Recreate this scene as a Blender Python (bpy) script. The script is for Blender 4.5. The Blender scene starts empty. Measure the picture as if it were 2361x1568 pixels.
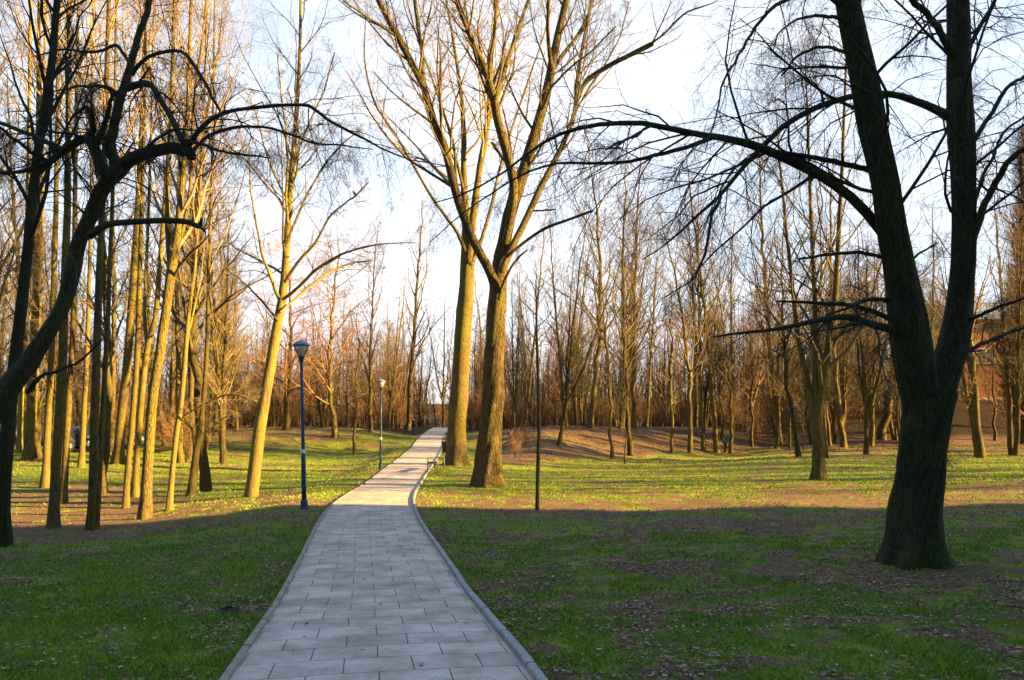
import bpy, math, numpy as np
from mathutils import Vector, Matrix
rad = math.radians
# ------------------------------------------------------------------ camera, sky, sun, exposure
CX, HY, F, EYE = 1180.0, 1021.0, 1770.0, 1.5      # optical centre column, horizon row, focal length (units of a 2361 wide frame)
scn = bpy.context.scene
cam_d = bpy.data.cameras.new('camera'); cam = bpy.data.objects.new('camera', cam_d)
scn.collection.objects.link(cam); scn.camera = cam
cam.location = (0, 0, EYE); cam.rotation_euler = (rad(90), 0, 0)
cam_d.sensor_width = 36; cam_d.lens = 36 * F / 2361.0
cam_d.shift_y = (HY - 784.0) / 2361.0
cam_d.clip_start = 0.05; cam_d.clip_end = 3000
SUN_EL, SUN_D = 17.0, 10.0                        # sun low on the right, a little behind the viewer
sdir = Vector((math.cos(rad(SUN_EL)) * math.cos(rad(SUN_D)), -math.cos(rad(SUN_EL)) * math.sin(rad(SUN_D)), math.sin(rad(SUN_EL))))
sl = bpy.data.lights.new('sun', 'SUN'); sl.energy = 5.0; sl.angle = rad(0.5); sl.color = (1.0, 0.62, 0.17)
so = bpy.data.objects.new('sun', sl); scn.collection.objects.link(so)
so.rotation_euler = sdir.to_track_quat('Z', 'Y').to_euler(); so.location = (60, -10, 40)
scn.view_settings.view_transform = 'Standard'; scn.view_settings.look = 'None'
scn.view_settings.exposure = 2.8; scn.view_settings.gamma = 1.0
w = bpy.data.worlds.new('World'); scn.world = w; w.use_nodes = True
nt = w.node_tree; nt.nodes.clear()
def N(nt, t, **k):
    n = nt.nodes.new(t)
    for a, v in k.items():
        if a.startswith('i_'):
            n.inputs[a[2:].replace('_', ' ')].default_value = v
        else: setattr(n, a, v)
    return n
def ramp(nt, pts):
    r = nt.nodes.new('ShaderNodeValToRGB'); e = r.color_ramp.elements
    while len(e) < len(pts): e.new(0.5)
    for i, (p, c) in enumerate(pts):
        e[i].position = p; e[i].color = (c[0], c[1], c[2], 1) if hasattr(c, '__len__') else (c, c, c, 1)
    return r
sky = N(nt, 'ShaderNodeTexSky', sky_type='NISHITA', sun_disc=False, sun_elevation=rad(SUN_EL), sun_rotation=rad(90 + SUN_D), air_density=1.0, dust_density=0.6, ozone_density=2.0)
tc = N(nt, 'ShaderNodeTexCoord'); mp = N(nt, 'ShaderNodeMapping'); mp.inputs['Scale'].default_value = (1.0, 1.0, 2.6)
mp.inputs['Rotation'].default_value = (0.2, 0.5, 0.3)
nz = N(nt, 'ShaderNodeTexNoise', i_Scale=2.6, i_Detail=7.0, i_Roughness=0.6, i_Distortion=0.6)
cr = ramp(nt, [(0.36, 0.45), (0.60, 1.0)])
sep = N(nt, 'ShaderNodeSeparateXYZ'); zr = N(nt, 'ShaderNodeMapRange'); zr.inputs['From Min'].default_value = 0.10; zr.inputs['From Max'].default_value = 0.62
zr.inputs['To Min'].default_value = 1.0; zr.inputs['To Max'].default_value = 0.62
ov = N(nt, 'ShaderNodeMapRange'); ov.inputs['From Min'].default_value = 0.56; ov.inputs['From Max'].default_value = 0.85; ov.inputs['To Min'].default_value = 8.0; ov.inputs['To Max'].default_value = 22.0  # unseen overhead sky made brighter, added to fill the foreground shade
mul = N(nt, 'ShaderNodeMath', operation='MULTIPLY')
mix = N(nt, 'ShaderNodeMix', data_type='RGBA'); dt2 = N(nt, 'ShaderNodeVectorMath', operation='DOT_PRODUCT'); dt2.inputs[1].default_value = (0.03, 0.945, 0.33); cc = ramp(nt, [(0.62, (0.145, 0.225, 0.34)), (0.95, (0.56, 0.58, 0.62))]); csc = N(nt, 'ShaderNodeVectorMath', operation='SCALE'); csc.inputs['Scale'].default_value = 8.0
bg = N(nt, 'ShaderNodeBackground'); bg.inputs['Strength'].default_value = 0.05; ow = N(nt, 'ShaderNodeOutputWorld')
L = nt.links.new
L(tc.outputs['Generated'], mp.inputs['Vector']); L(mp.outputs[0], nz.inputs['Vector']); L(nz.outputs['Fac'], cr.inputs[0])
L(tc.outputs['Generated'], sep.inputs[0]); L(sep.outputs['Z'], zr.inputs['Value'])
dt = N(nt, 'ShaderNodeVectorMath', operation='DOT_PRODUCT'); dt.inputs[1].default_value = (0.45, 0.88, 0.15); dr = N(nt, 'ShaderNodeMapRange')
dr.inputs['From Min'].default_value = -0.6; dr.inputs['From Max'].default_value = 0.35; dr.inputs['To Min'].default_value = 0.12; dr.inputs['To Max'].default_value = 1.0
L(sep.outputs['Z'], ov.inputs['Value']); L(ov.outputs[0], csc.inputs['Scale']); L(tc.outputs['Generated'], dt2.inputs[0]); L(dt2.outputs['Value'], cc.inputs[0]); L(cc.outputs[0], csc.inputs[0]); L(csc.outputs[0], mix.inputs[7])
mu0 = N(nt, 'ShaderNodeMath', operation='MULTIPLY'); L(tc.outputs['Generated'], dt.inputs[0]); L(dt.outputs['Value'], dr.inputs['Value']); L(cr.outputs[0], mu0.inputs[0]); L(dr.outputs[0], mu0.inputs[1])
L(mu0.outputs[0], mul.inputs[0]); L(zr.outputs[0], mul.inputs[1]); L(mul.outputs[0], mix.inputs[0])
ns_ = N(nt, 'ShaderNodeVectorMath', operation='SCALE'); dr3 = N(nt, 'ShaderNodeMapRange'); dr3.inputs['From Min'].default_value = -0.7; dr3.inputs['From Max'].default_value = 0.3; dr3.inputs['To Min'].default_value = 0.45; dr3.inputs['To Max'].default_value = 1.0  # sky dimmed behind and left, like the clouds, to darken trunk sides
L(dt.outputs['Value'], dr3.inputs['Value']); L(sky.outputs[0], ns_.inputs[0]); L(dr3.outputs[0], ns_.inputs['Scale']); L(ns_.outputs[0], mix.inputs[6]); L(mix.outputs[2], bg.inputs['Color']); L(bg.outputs[0], ow.inputs['Surface'])
scn.render.resolution_x, scn.render.resolution_y = 1024, 680
scn.cycles.max_bounces = 6; scn.cycles.transparent_max_bounces = 12

# ------------------------------------------------------------------ helpers
C = scn.collection
def unit(v): return v / np.maximum(np.linalg.norm(v, axis=-1, keepdims=True), 1e-9)
def sst(a, b, x):
    t = np.clip((np.asarray(x, float) - a) / (b - a), 0, 1); return t * t * (3 - 2 * t)
_tab = np.random.default_rng(5).random((256, 256))
def vn(x, y):
    x = np.asarray(x, float); y = np.asarray(y, float)
    xi = np.floor(x).astype(int); yi = np.floor(y).astype(int); fx = x - xi; fy = y - yi
    fx = fx * fx * (3 - 2 * fx); fy = fy * fy * (3 - 2 * fy)
    a = _tab[xi & 255, yi & 255]; b = _tab[(xi + 1) & 255, yi & 255]; c = _tab[xi & 255, (yi + 1) & 255]; d = _tab[(xi + 1) & 255, (yi + 1) & 255]
    return (a * (1 - fx) + b * fx) * (1 - fy) + (c * (1 - fx) + d * fx) * fy
def fbm(x, y, o=4):
    s = 0; a = 0.5
    for i in range(o): s = s + a * vn(x * 2 ** i + 17 * i, y * 2 ** i + 31 * i); a *= 0.5
    return s / (1 - 0.5 ** o)
def mesh_np(name, V, Fq, mat, parent=None, smooth=True, col=None, uv=None, mats=None, mi=None):
    """V (n,3); Fq (m,k) array of faces"""
    me = bpy.data.meshes.new(name); V = np.asarray(V, np.float32); Fq = np.asarray(Fq, np.int32)
    m, k = Fq.shape
    me.vertices.add(len(V)); me.vertices.foreach_set('co', V.ravel())
    me.loops.add(m * k); me.loops.foreach_set('vertex_index', Fq.ravel())
    me.polygons.add(m); me.polygons.foreach_set('loop_start', np.arange(0, m * k, k, dtype=np.int32))
    me.polygons.foreach_set('loop_total', np.full(m, k, np.int32))
    me.polygons.foreach_set('use_smooth', np.full(m, bool(smooth)))
    me.update(calc_edges=True)
    if col is not None:
        a = me.color_attributes.new('col', 'FLOAT_COLOR', 'POINT')
        c4 = np.ones((len(V), 4), np.float32); c4[:, :col.shape[1]] = col; a.data.foreach_set('color', c4.ravel())
    if uv is not None:
        u = me.uv_layers.new(name='UVMap'); u.data.foreach_set('uv', np.asarray(uv, np.float32)[Fq.ravel()].ravel())
    me.materials.append(mat)
    o = bpy.data.objects.new(name, me); C.objects.link(o)
    if parent is not None: o.parent = parent
    return o
class MB:
    """collects boxes, prisms and lathes for one mesh"""
    def __init__(s): s.v = []; s.f = []
    def add(s, v, f):
        b = len(s.v); s.v += [tuple(p) for p in v]; s.f += [tuple(i + b for i in q) for q in f]
    def box(s, x0, x1, y0, y1, z0, z1, M=None):
        v = [Vector((x, y, z)) for z in (z0, z1) for y in (y0, y1) for x in (x0, x1)]
        if M is not None: v = [M @ p for p in v]
        s.add(v, [(0, 2, 3, 1), (4, 5, 7, 6), (0, 1, 5, 4), (2, 6, 7, 3), (0, 4, 6, 2), (1, 3, 7, 5)])
    def lathe(s, prof, n=20, c=(0, 0, 0)):
        v = []; f = []
        for r, z in prof:
            for i in range(n):
                a = 2 * math.pi * i / n; v.append((c[0] + r * math.cos(a), c[1] + r * math.sin(a), c[2] + z))
        for j in range(len(prof) - 1):
            for i in range(n):
                f.append((j * n + i, j * n + (i + 1) % n, (j + 1) * n + (i + 1) % n, (j + 1) * n + i))
        f.append(tuple(range(n - 1, -1, -1))); f.append(tuple((len(prof) - 1) * n + i for i in range(n)))
        s.add(v, f)
    def tube(s, pts, r, n=8):
        P = np.array(pts, float)[None]; R = np.full((1, len(pts)), r) if np.isscalar(r) else np.array(r)[None]
        V, Q = tube_arrays(P, R, n); b = len(s.v); s.v += [tuple(p) for p in V]; s.f += [tuple(int(i) + b for i in q) for q in Q]
        s.f.append(tuple(b + i for i in range(n))[::-1]); e = b + (len(pts) - 1) * n; s.f.append(tuple(e + i for i in range(n)))
    def prism(s, prof, x0, x1, axis='x'):
        n = len(prof); v = []
        for x in (x0, x1):
            for a, b in prof: v.append((x, a, b) if axis == 'x' else (a, x, b))
        f = [tuple(range(n))[::-1], tuple(range(n, 2 * n))] + [(i, (i + 1) % n, n + (i + 1) % n, n + i) for i in range(n)]
        s.add(v, f)
    def build(s, name, mat, parent=None, smooth=False, bevel=0):
        me = bpy.data.meshes.new(name); me.from_pydata(s.v, [], s.f); me.update()
        import bmesh
        bm = bmesh.new(); bm.from_mesh(me); bmesh.ops.recalc_face_normals(bm, faces=bm.faces); bm.to_mesh(me); bm.free()
        me.materials.append(mat)
        if smooth: me.polygons.foreach_set('use_smooth', [True] * len(me.polygons))
        o = bpy.data.objects.new(name, me); C.objects.link(o)
        if parent is not None: o.parent = parent
        if bevel:
            b = o.modifiers.new('bevel', 'BEVEL'); b.width = bevel; b.segments = 2; b.limit_method = 'ANGLE'
        return o
def tag(o, label=None, cat=None, group=None, kind=None):
    if label: o['label'] = label
    if cat: o['category'] = cat
    if group: o['group'] = group
    if kind: o['kind'] = kind
    return o
def empty(name, loc, rz=0.0):
    o = bpy.data.objects.new(name, None); C.objects.link(o); o.location = loc; o.rotation_euler = (0, 0, rz); o.empty_display_size = 0.3
    return o
def dup(root, loc, rot=(0, 0, 0), sc=1.0):
    r = root.copy(); C.objects.link(r); r.location = loc; r.rotation_euler = rot; r.scale = (sc, sc, sc) if np.isscalar(sc) else sc
    for ch in list(root.children):
        c = ch.copy(); C.objects.link(c); c.parent = r
        for g in list(ch.children):
            d = g.copy(); C.objects.link(d); d.parent = c
    return r

# ------------------------------------------------------------------ materials
def newmat(name):
    m = bpy.data.materials.new(name); m.use_nodes = True; nt = m.node_tree; b = nt.nodes['Principled BSDF']; b.inputs['Specular IOR Level'].default_value = 0.25
    return m, nt, b
def bark(name, dark, light, moss, moss_amt=0.5, vs=1.0, bump=0.6, rough=0.9, var=0.25, low_moss=0.0, crack=0.8):
    m, nt, b = newmat(name); L = nt.links.new
    tc = N(nt, 'ShaderNodeTexCoord'); mp = N(nt, 'ShaderNodeMapping'); mp.inputs['Scale'].default_value = (14 * vs, 14 * vs, 2.2 * vs)
    n1 = N(nt, 'ShaderNodeTexNoise', i_Scale=1.6, i_Detail=6.0, i_Roughness=0.65, i_Distortion=0.7)
    vo = N(nt, 'ShaderNodeTexVoronoi', feature='DISTANCE_TO_EDGE', i_Scale=1.5)
    n2 = N(nt, 'ShaderNodeTexNoise', i_Scale=1.3, i_Detail=4.0, i_Roughness=0.6)
    n3 = N(nt, 'ShaderNodeTexNoise', i_Scale=9.0, i_Detail=3.0)
    L(tc.outputs['Object'], mp.inputs[0]); L(mp.outputs[0], n1.inputs['Vector']); L(mp.outputs[0], vo.inputs['Vector'])
    L(tc.outputs['Object'], n2.inputs['Vector']); L(tc.outputs['Object'], n3.inputs['Vector'])
    r1 = ramp(nt, [(0.3, dark), (0.7, light)]); L(n1.outputs['Fac'], r1.inputs[0])
    r2 = ramp(nt, [(0.5 - 0.25 * moss_amt, 0.0), (0.78 - 0.25 * moss_amt, 1.0)])
    ad = N(nt, 'ShaderNodeMath', operation='ADD'); mlt = N(nt, 'ShaderNodeMath', operation='MULTIPLY_ADD'); mlt.inputs[1].default_value = 0.35; mlt.inputs[2].default_value = -0.17
    L(n3.outputs['Fac'], mlt.inputs[0]); L(n2.outputs['Fac'], ad.inputs[0]); L(mlt.outputs[0], ad.inputs[1])
    last = ad
    if low_moss:
        sp = N(nt, 'ShaderNodeSeparateXYZ'); L(tc.outputs['Object'], sp.inputs[0]); mr = N(nt, 'ShaderNodeMapRange')
        mr.inputs['From Min'].default_value = 0; mr.inputs['From Max'].default_value = 2.0; mr.inputs['To Min'].default_value = low_moss; mr.inputs['To Max'].default_value = 0
        a2 = N(nt, 'ShaderNodeMath', operation='ADD'); L(sp.outputs['Z'], mr.inputs[0]); L(ad.outputs[0], a2.inputs[0]); L(mr.outputs[0], a2.inputs[1]); last = a2
    L(last.outputs[0], r2.inputs[0])
    mx = N(nt, 'ShaderNodeMix', data_type='RGBA'); mx.inputs[7].default_value = (*moss, 1); L(r2.outputs[0], mx.inputs[0]); L(r1.outputs[0], mx.inputs[6])
    oi = N(nt, 'ShaderNodeObjectInfo'); hv = N(nt, 'ShaderNodeHueSaturation'); mr = N(nt, 'ShaderNodeMapRange')
    mr.inputs['To Min'].default_value = 1 - var; mr.inputs['To Max'].default_value = 1 + var
    L(oi.outputs['Random'], mr.inputs[0]); L(mr.outputs[0], hv.inputs['Value']); L(mx.outputs[2], hv.inputs['Color'])
    cv = N(nt, 'ShaderNodeMix', data_type='RGBA', blend_type='MULTIPLY'); rr = ramp(nt, [(0.0, 0.35), (0.12, 1.0)]); cv.inputs[0].default_value = crack
    L(vo.outputs['Distance'], rr.inputs[0]); L(hv.outputs[0], cv.inputs[6]); L(rr.outputs[0], cv.inputs[7])
    L(cv.outputs[2], b.inputs['Base Color']); b.inputs['Roughness'].default_value = rough
    bp = N(nt, 'ShaderNodeBump'); bp.inputs['Strength'].default_value = bump; bp.inputs['Distance'].default_value = 0.02
    hh = N(nt, 'ShaderNodeMath', operation='ADD'); L(n1.outputs['Fac'], hh.inputs[0]); L(rr.outputs[0], hh.inputs[1])
    L(hh.outputs[0], bp.inputs['Height']); L(bp.outputs[0], b.inputs['Normal'])
    return m
def twigmat(name, c1, c2):
    m, nt, b = newmat(name); L = nt.links.new
    oi = N(nt, 'ShaderNodeObjectInfo'); tc = N(nt, 'ShaderNodeTexCoord'); n = N(nt, 'ShaderNodeTexNoise', i_Scale=1.5, i_Detail=3.0)
    ad = N(nt, 'ShaderNodeMath', operation='MULTIPLY_ADD'); ad.inputs[1].default_value = 0.6; ad.inputs[2].default_value = 0.2
    a2 = N(nt, 'ShaderNodeMath', operation='MULTIPLY_ADD'); a2.inputs[1].default_value = 0.5
    L(tc.outputs['Object'], n.inputs['Vector']); L(n.outputs['Fac'], ad.inputs[0]); L(oi.outputs['Random'], a2.inputs[0]); L(ad.outputs[0], a2.inputs[2])
    r = ramp(nt, [(0.3, c1), (0.95, c2)]); L(a2.outputs[0], r.inputs[0]); L(r.outputs[0], b.inputs['Base Color']); b.inputs['Roughness'].default_value = 0.85
    return m
def plain(name, c, rough=0.5, metal=0.0, var=0.12, sc=6.0, bump=0.0):
    m, nt, b = newmat(name); L = nt.links.new
    tc = N(nt, 'ShaderNodeTexCoord'); n = N(nt, 'ShaderNodeTexNoise', i_Scale=sc, i_Detail=5.0)
    r = ramp(nt, [(0.3, [x * (1 - var) for x in c]), (0.7, [min(1, x * (1 + var)) for x in c])])
    L(tc.outputs['Object'], n.inputs['Vector']); L(n.outputs['Fac'], r.inputs[0]); L(r.outputs[0], b.inputs['Base Color'])
    b.inputs['Roughness'].default_value = rough; b.inputs['Metallic'].default_value = metal
    if bump:
        bp = N(nt, 'ShaderNodeBump'); bp.inputs['Strength'].default_value = bump; bp.inputs['Distance'].default_value = 0.01; L(n.outputs['Fac'], bp.inputs['Height']); L(bp.outputs[0], b.inputs['Normal'])
    return m
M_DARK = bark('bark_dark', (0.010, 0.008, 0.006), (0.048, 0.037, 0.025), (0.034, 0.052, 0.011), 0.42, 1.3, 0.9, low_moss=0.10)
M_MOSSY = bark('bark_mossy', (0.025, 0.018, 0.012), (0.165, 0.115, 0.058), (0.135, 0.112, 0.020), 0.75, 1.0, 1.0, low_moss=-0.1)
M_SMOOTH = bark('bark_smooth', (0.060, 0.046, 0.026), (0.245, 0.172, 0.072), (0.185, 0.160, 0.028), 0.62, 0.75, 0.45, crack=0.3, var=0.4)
M_FUR = bark('bark_furrowed', (0.010, 0.008, 0.006), (0.20, 0.13, 0.062), (0.115, 0.098, 0.020), 0.6, 0.75, 1.6, crack=0.95)
M_WOOD = bark('bark_wood', (0.020, 0.015, 0.011), (0.125, 0.085, 0.045), (0.115, 0.098, 0.016), 0.6, 0.8, 0.35, var=0.45)
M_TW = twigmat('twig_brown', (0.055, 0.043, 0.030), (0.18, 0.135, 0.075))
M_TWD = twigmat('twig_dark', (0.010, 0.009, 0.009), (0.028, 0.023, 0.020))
M_TWR = twigmat('twig_reddish', (0.10, 0.060, 0.036), (0.24, 0.135, 0.07))
M_BRU = twigmat('brushwood', (0.018, 0.014, 0.011), (0.075, 0.050, 0.032))
M_TWP = twigmat('twig_pale', (0.14, 0.105, 0.06), (0.30, 0.22, 0.12))

# ------------------------------------------------------------------ terrain
PATH = np.array([(-12, 2.2), (-5, 1.0), (0, 0.05), (2, -0.28), (3.5, -0.57), (5, -0.855), (6.04, -1.05), (7.94, -1.41), (10.3, -1.86), (13.8, -2.57), (17.1, -3.16),
                 (22, -3.78), (28, -4.25), (33, -4.45), (40, -4.80), (46, -5.14), (67, -6.8), (93, -8.4), (120, -9.4), (150, -10)])
_py = np.linspace(-12, 150, 1621); _px = np.interp(_py, PATH[:, 0], PATH[:, 1])
_k = np.hanning(71); _k /= _k.sum(); _px = np.convolve(np.pad(_px, 35, mode='edge'), _k, 'valid')
def path_x(y): return np.interp(y, _py, _px)
PW = 0.93
TY = [0, 5, 6, 8, 10.3, 13.8, 17, 22, 26, 28, 33, 36, 40, 46, 50, 55, 60, 67, 75, 82, 93, 120, 160, 400]
COLS = {
 -600: [0, -.05, -.12, -.3, -.5, -.7, -.85, -.8, -.7, -.6, -.2, .1, .5, 1.1, 1.2, 1.3, 1.35, 1.4, 1.5, 1.6, 1.7, 2.6, 6, 22],
 0:    [0, -.02, -.08, -.2, -.35, -.5, -.66, -.72, -.5, -.4, 0, .25, .65, 1.15, 1.2, 1.25, 1.3, 1.4, 1.5, 1.6, 1.7, 2.6, 6, 22],
 300:  [0, 0, -.05, -.15, -.25, -.4, -.5, -.58, -.4, -.3, 0, .25, .65, 1.15, 1.2, 1.25, 1.3, 1.4, 1.5, 1.6, 1.7, 2.6, 6, 22],
 450:  [0, 0, -.04, -.12, -.18, -.25, -.3, -.38, -.3, -.2, 0, .15, .4, .8, 1.3, 1.9, 2.3, 2.5, 2.7, 2.8, 3, 3.4, 6.5, 22],
 620:  [0, 0, -.04, -.11, -.12, -.10, -.1, -.13, -.1, -.05, .08, .15, .35, .7, 1.3, 2.2, 2.6, 2.85, 3.05, 3.15, 3.2, 3.5, 6.5, 22],
 800:  [0, 0, -.04, -.11, -.09, -.06, 0, 0, .02, .05, .10, .15, .30, .6, 1.0, 2.0, 2.6, 2.85, 3.1, 3.2, 3.3, 3.5, 6.5, 22],
 930:  [0, 0, -.04, -.11, -.09, -.06, 0, 0, .05, .10, .40, .50, .65, .95, 1.2, 1.6, 2.0, 2.3, 2.7, 3.0, 3.4, 3.5, 6.5, 22],
 1010: [0, 0, -.04, -.11, -.09, -.06, 0, 0, .1, .2, .54, .65, .9, 1.2, 1.4, 1.65, 1.9, 2.2, 2.6, 2.9, 3.4, 3.5, 6.5, 22],
 1110: [0, 0, -.04, -.11, -.09, -.06, 0, 0, .05, .1, .30, .40, .6, .9, 1.2, 1.7, 2.2, 2.6, 2.9, 3.1, 3.3, 3.5, 6.5, 22],
 1250: [0, 0, -.04, -.11, -.09, -.05, 0, .05, .08, .1, .18, 0.24, 0.45, 1.75, 2.35, 2.62, 2.74, 2.88, 3.0, 3.1, 3.3, 3.5, 6.5, 22],
 1450: [0, 0, -.04, -.11, -.09, -.03, .03, .08, .12, .15, .22, 0.26, 0.36, 0.5, 1.15, 2.25, 2.74, 2.92, 3.0, 3.1, 3.3, 3.5, 6.5, 22],
 1650: [0, 0, -.04, -.11, -.07, 0, .06, .12, .17, .2, .3, 0.34, 0.42, 0.52, 0.58, 0.72, 1.75, 2.8, 3.1, 3.4, 3.5, 3.8, 6.5, 22],
 1760: [0, 0, -.03, -.08, -.05, .03, .10, .16, .2, .24, .36, 0.44, 0.54, 0.7, 0.8, 0.95, 1.1, 1.7, 3.7, 4.4, 4.6, 4.9, 7.5, 22],
 1950: [0, 0, -.02, -.06, -.02, .07, .15, .22, .28, .32, .46, .56, .72, .95, 1.1, 1.28, 1.4, 2.6, 5.2, 5.6, 5.8, 6.0, 8, 22],
 2361: [0, 0, 0, 0, .08, .22, .30, .36, .4, .44, .56, .66, .8, 1.0, 1.15, 1.3, 1.4, 3.0, 5.9, 6.1, 6.2, 6.3, 8, 22],
 3000: [0, 0, 0, 0, .1, .25, .32, .38, .42, .46, .6, .7, .85, 1.05, 1.2, 1.35, 1.6, 3.4, 6.0, 6.2, 6.3, 6.3, 8, 22]}
_cu = np.array(sorted(COLS)); _ct = np.array([COLS[c] for c in _cu])
GU = np.linspace(-600, 3000, 241); GL = np.linspace(0, math.log(1 + 400 / 6.0), 300); GY = 6 * (np.exp(GL) - 1)
_rows = np.array([np.interp(GY, TY, r) for r in _ct])
TAB = np.array([np.interp(GU, _cu, _rows[:, j]) for j in range(len(GY))]).T
def _blur(a, n, ax):
    k = np.hanning(n + 2)[1:-1]; k /= k.sum()
    return np.apply_along_axis(lambda v: np.convolve(np.pad(v, n // 2, mode='edge'), k, 'valid'), ax, a)
TAB = _blur(_blur(TAB, 7, 0), 7, 1)
def tab(x, y):
    ys = np.maximum(y, 0.0); yd = np.maximum(y, 2.5)
    u = np.clip(CX + F * x / yd, -600, 3000); gi = (u + 600) / 3600 * 240; gj = np.log(1 + np.minimum(ys, 399) / 6.0) / GL[-1] * 299
    i = np.clip(gi.astype(int), 0, 239); j = np.clip(gj.astype(int), 0, 298); a = gi - i; b = gj - j
    return (TAB[i, j] * (1 - a) + TAB[i + 1, j] * a) * (1 - b) + (TAB[i, j + 1] * (1 - a) + TAB[i + 1, j + 1] * a) * b
def zpath(y): return tab(path_x(y), np.asarray(y, float))
def pdist(x, y):
    s = (path_x(y + 0.5) - path_x(y - 0.5)); return (x - path_x(y)) / np.sqrt(1 + s * s)
def gh(x, y):
    x = np.asarray(x, float); y = np.asarray(y, float)
    d = np.abs(pdist(x, y)); z = tab(x, y); f = sst(3.2, 1.25, d) * (y < 115)
    z = z * (1 - f) + zpath(y) * f
    rb = sst(40, 48, y) * sst(75, 68, y); nzz = rb * (fbm(x * 0.8 + 30, y * 0.8, 3) - 0.5) * 0.30 + (fbm(x * 0.35, y * 0.35, 3) - 0.5) * 0.16 + (fbm(x * 1.7 + 9, y * 1.7, 3) - 0.5) * 0.05
    return z + nzz * sst(1.15, 2.2, d)
def P3(px, py, Y): return np.array([(px - CX) / F * Y, Y, EYE - (py - HY) / F * Y])
_ys = np.geomspace(3, 110, 3000)
def hit(px, py):
    r = EYE - (py - HY) / F * _ys; g = gh((px - CX) / F * _ys, _ys); k = np.nonzero(g >= r)[0]
    Y = _ys[k[0]] if len(k) else 110.0
    return (px - CX) / F * Y, Y
def cover(x, y):
    """how green the turf is, 0 leaf litter and bare soil .. 1 grass"""
    c = 0.40 * fbm(x * 0.7 + 3, y * 0.7 + 8, 3) + 0.62 * fbm(x * 3.4 + 5, y * 3.4 + 1, 3) - 0.03 * sst(-3.0, 0.5, x) * sst(17, 15, y)
    left = sst(-1.5, -3.2, x) * sst(12, 6, y) * 0.28
    strip = 0.25 * np.exp(-((np.abs(pdist(x, y)) - 1.5) / 0.35) ** 2)
    u = CX + F * x / np.maximum(y, 2)
    brown = 0.48 * sst(27, 18, y) * sst(14, 17, y)
    yf = np.interp(u, [1150, 1250, 1450, 1650], [38, 41, 47, 56]); bank = sst(-2, 1.0, y - yf) * sst(1110, 1190, u) * 1.0 + sst(40, 46, y) * sst(1700, 1900, u) * 0.45
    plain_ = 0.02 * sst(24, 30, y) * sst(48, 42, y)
    woods = 0.5 * sst(500, 300, u) * sst(17, 19, y) * sst(34, 26, y)
    lm_ = 0.45 * sst(50, 54, y) * sst(440, 500, u) * sst(860, 760, u)
    far = 0.4 * sst(62, 75, y)
    tr = 0.5 * np.exp(-(((x - 4.1) / 0.9) ** 2 + ((y - 9.1) / 0.7) ** 2)) + 0.6 * np.exp(-(((x + 0.35) / 0.35) ** 2 + ((y - 10.6) / 0.9) ** 2))
    patch = 0.55 * np.exp(-(((x - 1.2) / 1.0) ** 2 + ((y - 7.4) / 0.8) ** 2)) + 0.3 * np.exp(-(((x - 3.6) / 2.0) ** 2 + ((y - 14.0) / 1.5) ** 2))
    return np.clip((c - 0.40) * 3.0 + left + strip - bank + plain_ - brown - woods - far - lm_ - tr - patch + 0.28, 0, 1)
def axis(pts):
    out = [pts[0][0]]
    for (a, s) in pts[1:]:
        while out[-1] < a - 1e-6: out.append(min(a, out[-1] + s))
    return np.array(out)
gx = axis([(-420, 0), (-160, 30), (-60, 5), (-24, 1.0), (-9, 0.16), (9, 0.11), (24, 0.25), (60, 1.0), (160, 5), (420, 30)])
gy = axis([(-60, 0), (-10, 5), (2.8, 0.8), (12, 0.10), (20, 0.16), (40, 0.3), (70, 0.55), (120, 1.5), (200, 6), (900, 50)])
X, Y = np.meshgrid(gx, gy); Z = gh(X, Y) - 0.05 * sst(1.0, 0.85, np.abs(pdist(X, Y))) * (Y < 115)
nx, ny = len(gx), len(gy); I = np.arange(nx * ny).reshape(ny, nx)
Fq = np.stack([I[:-1, :-1], I[:-1, 1:], I[1:, 1:], I[1:, :-1]], -1).reshape(-1, 4)
cv = cover(X, Y).ravel()
UU = CX + F * X / np.maximum(Y, 2); dk = np.clip(sst(61, 66, Y) * sst(1680, 1780, UU) + 0.8 * sst(64, 70, Y) + 0.3 * sst(45, 50, Y), 0, 1).ravel()  # darker leaf mould beyond the lawn; the bank's shade painted in with it
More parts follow.
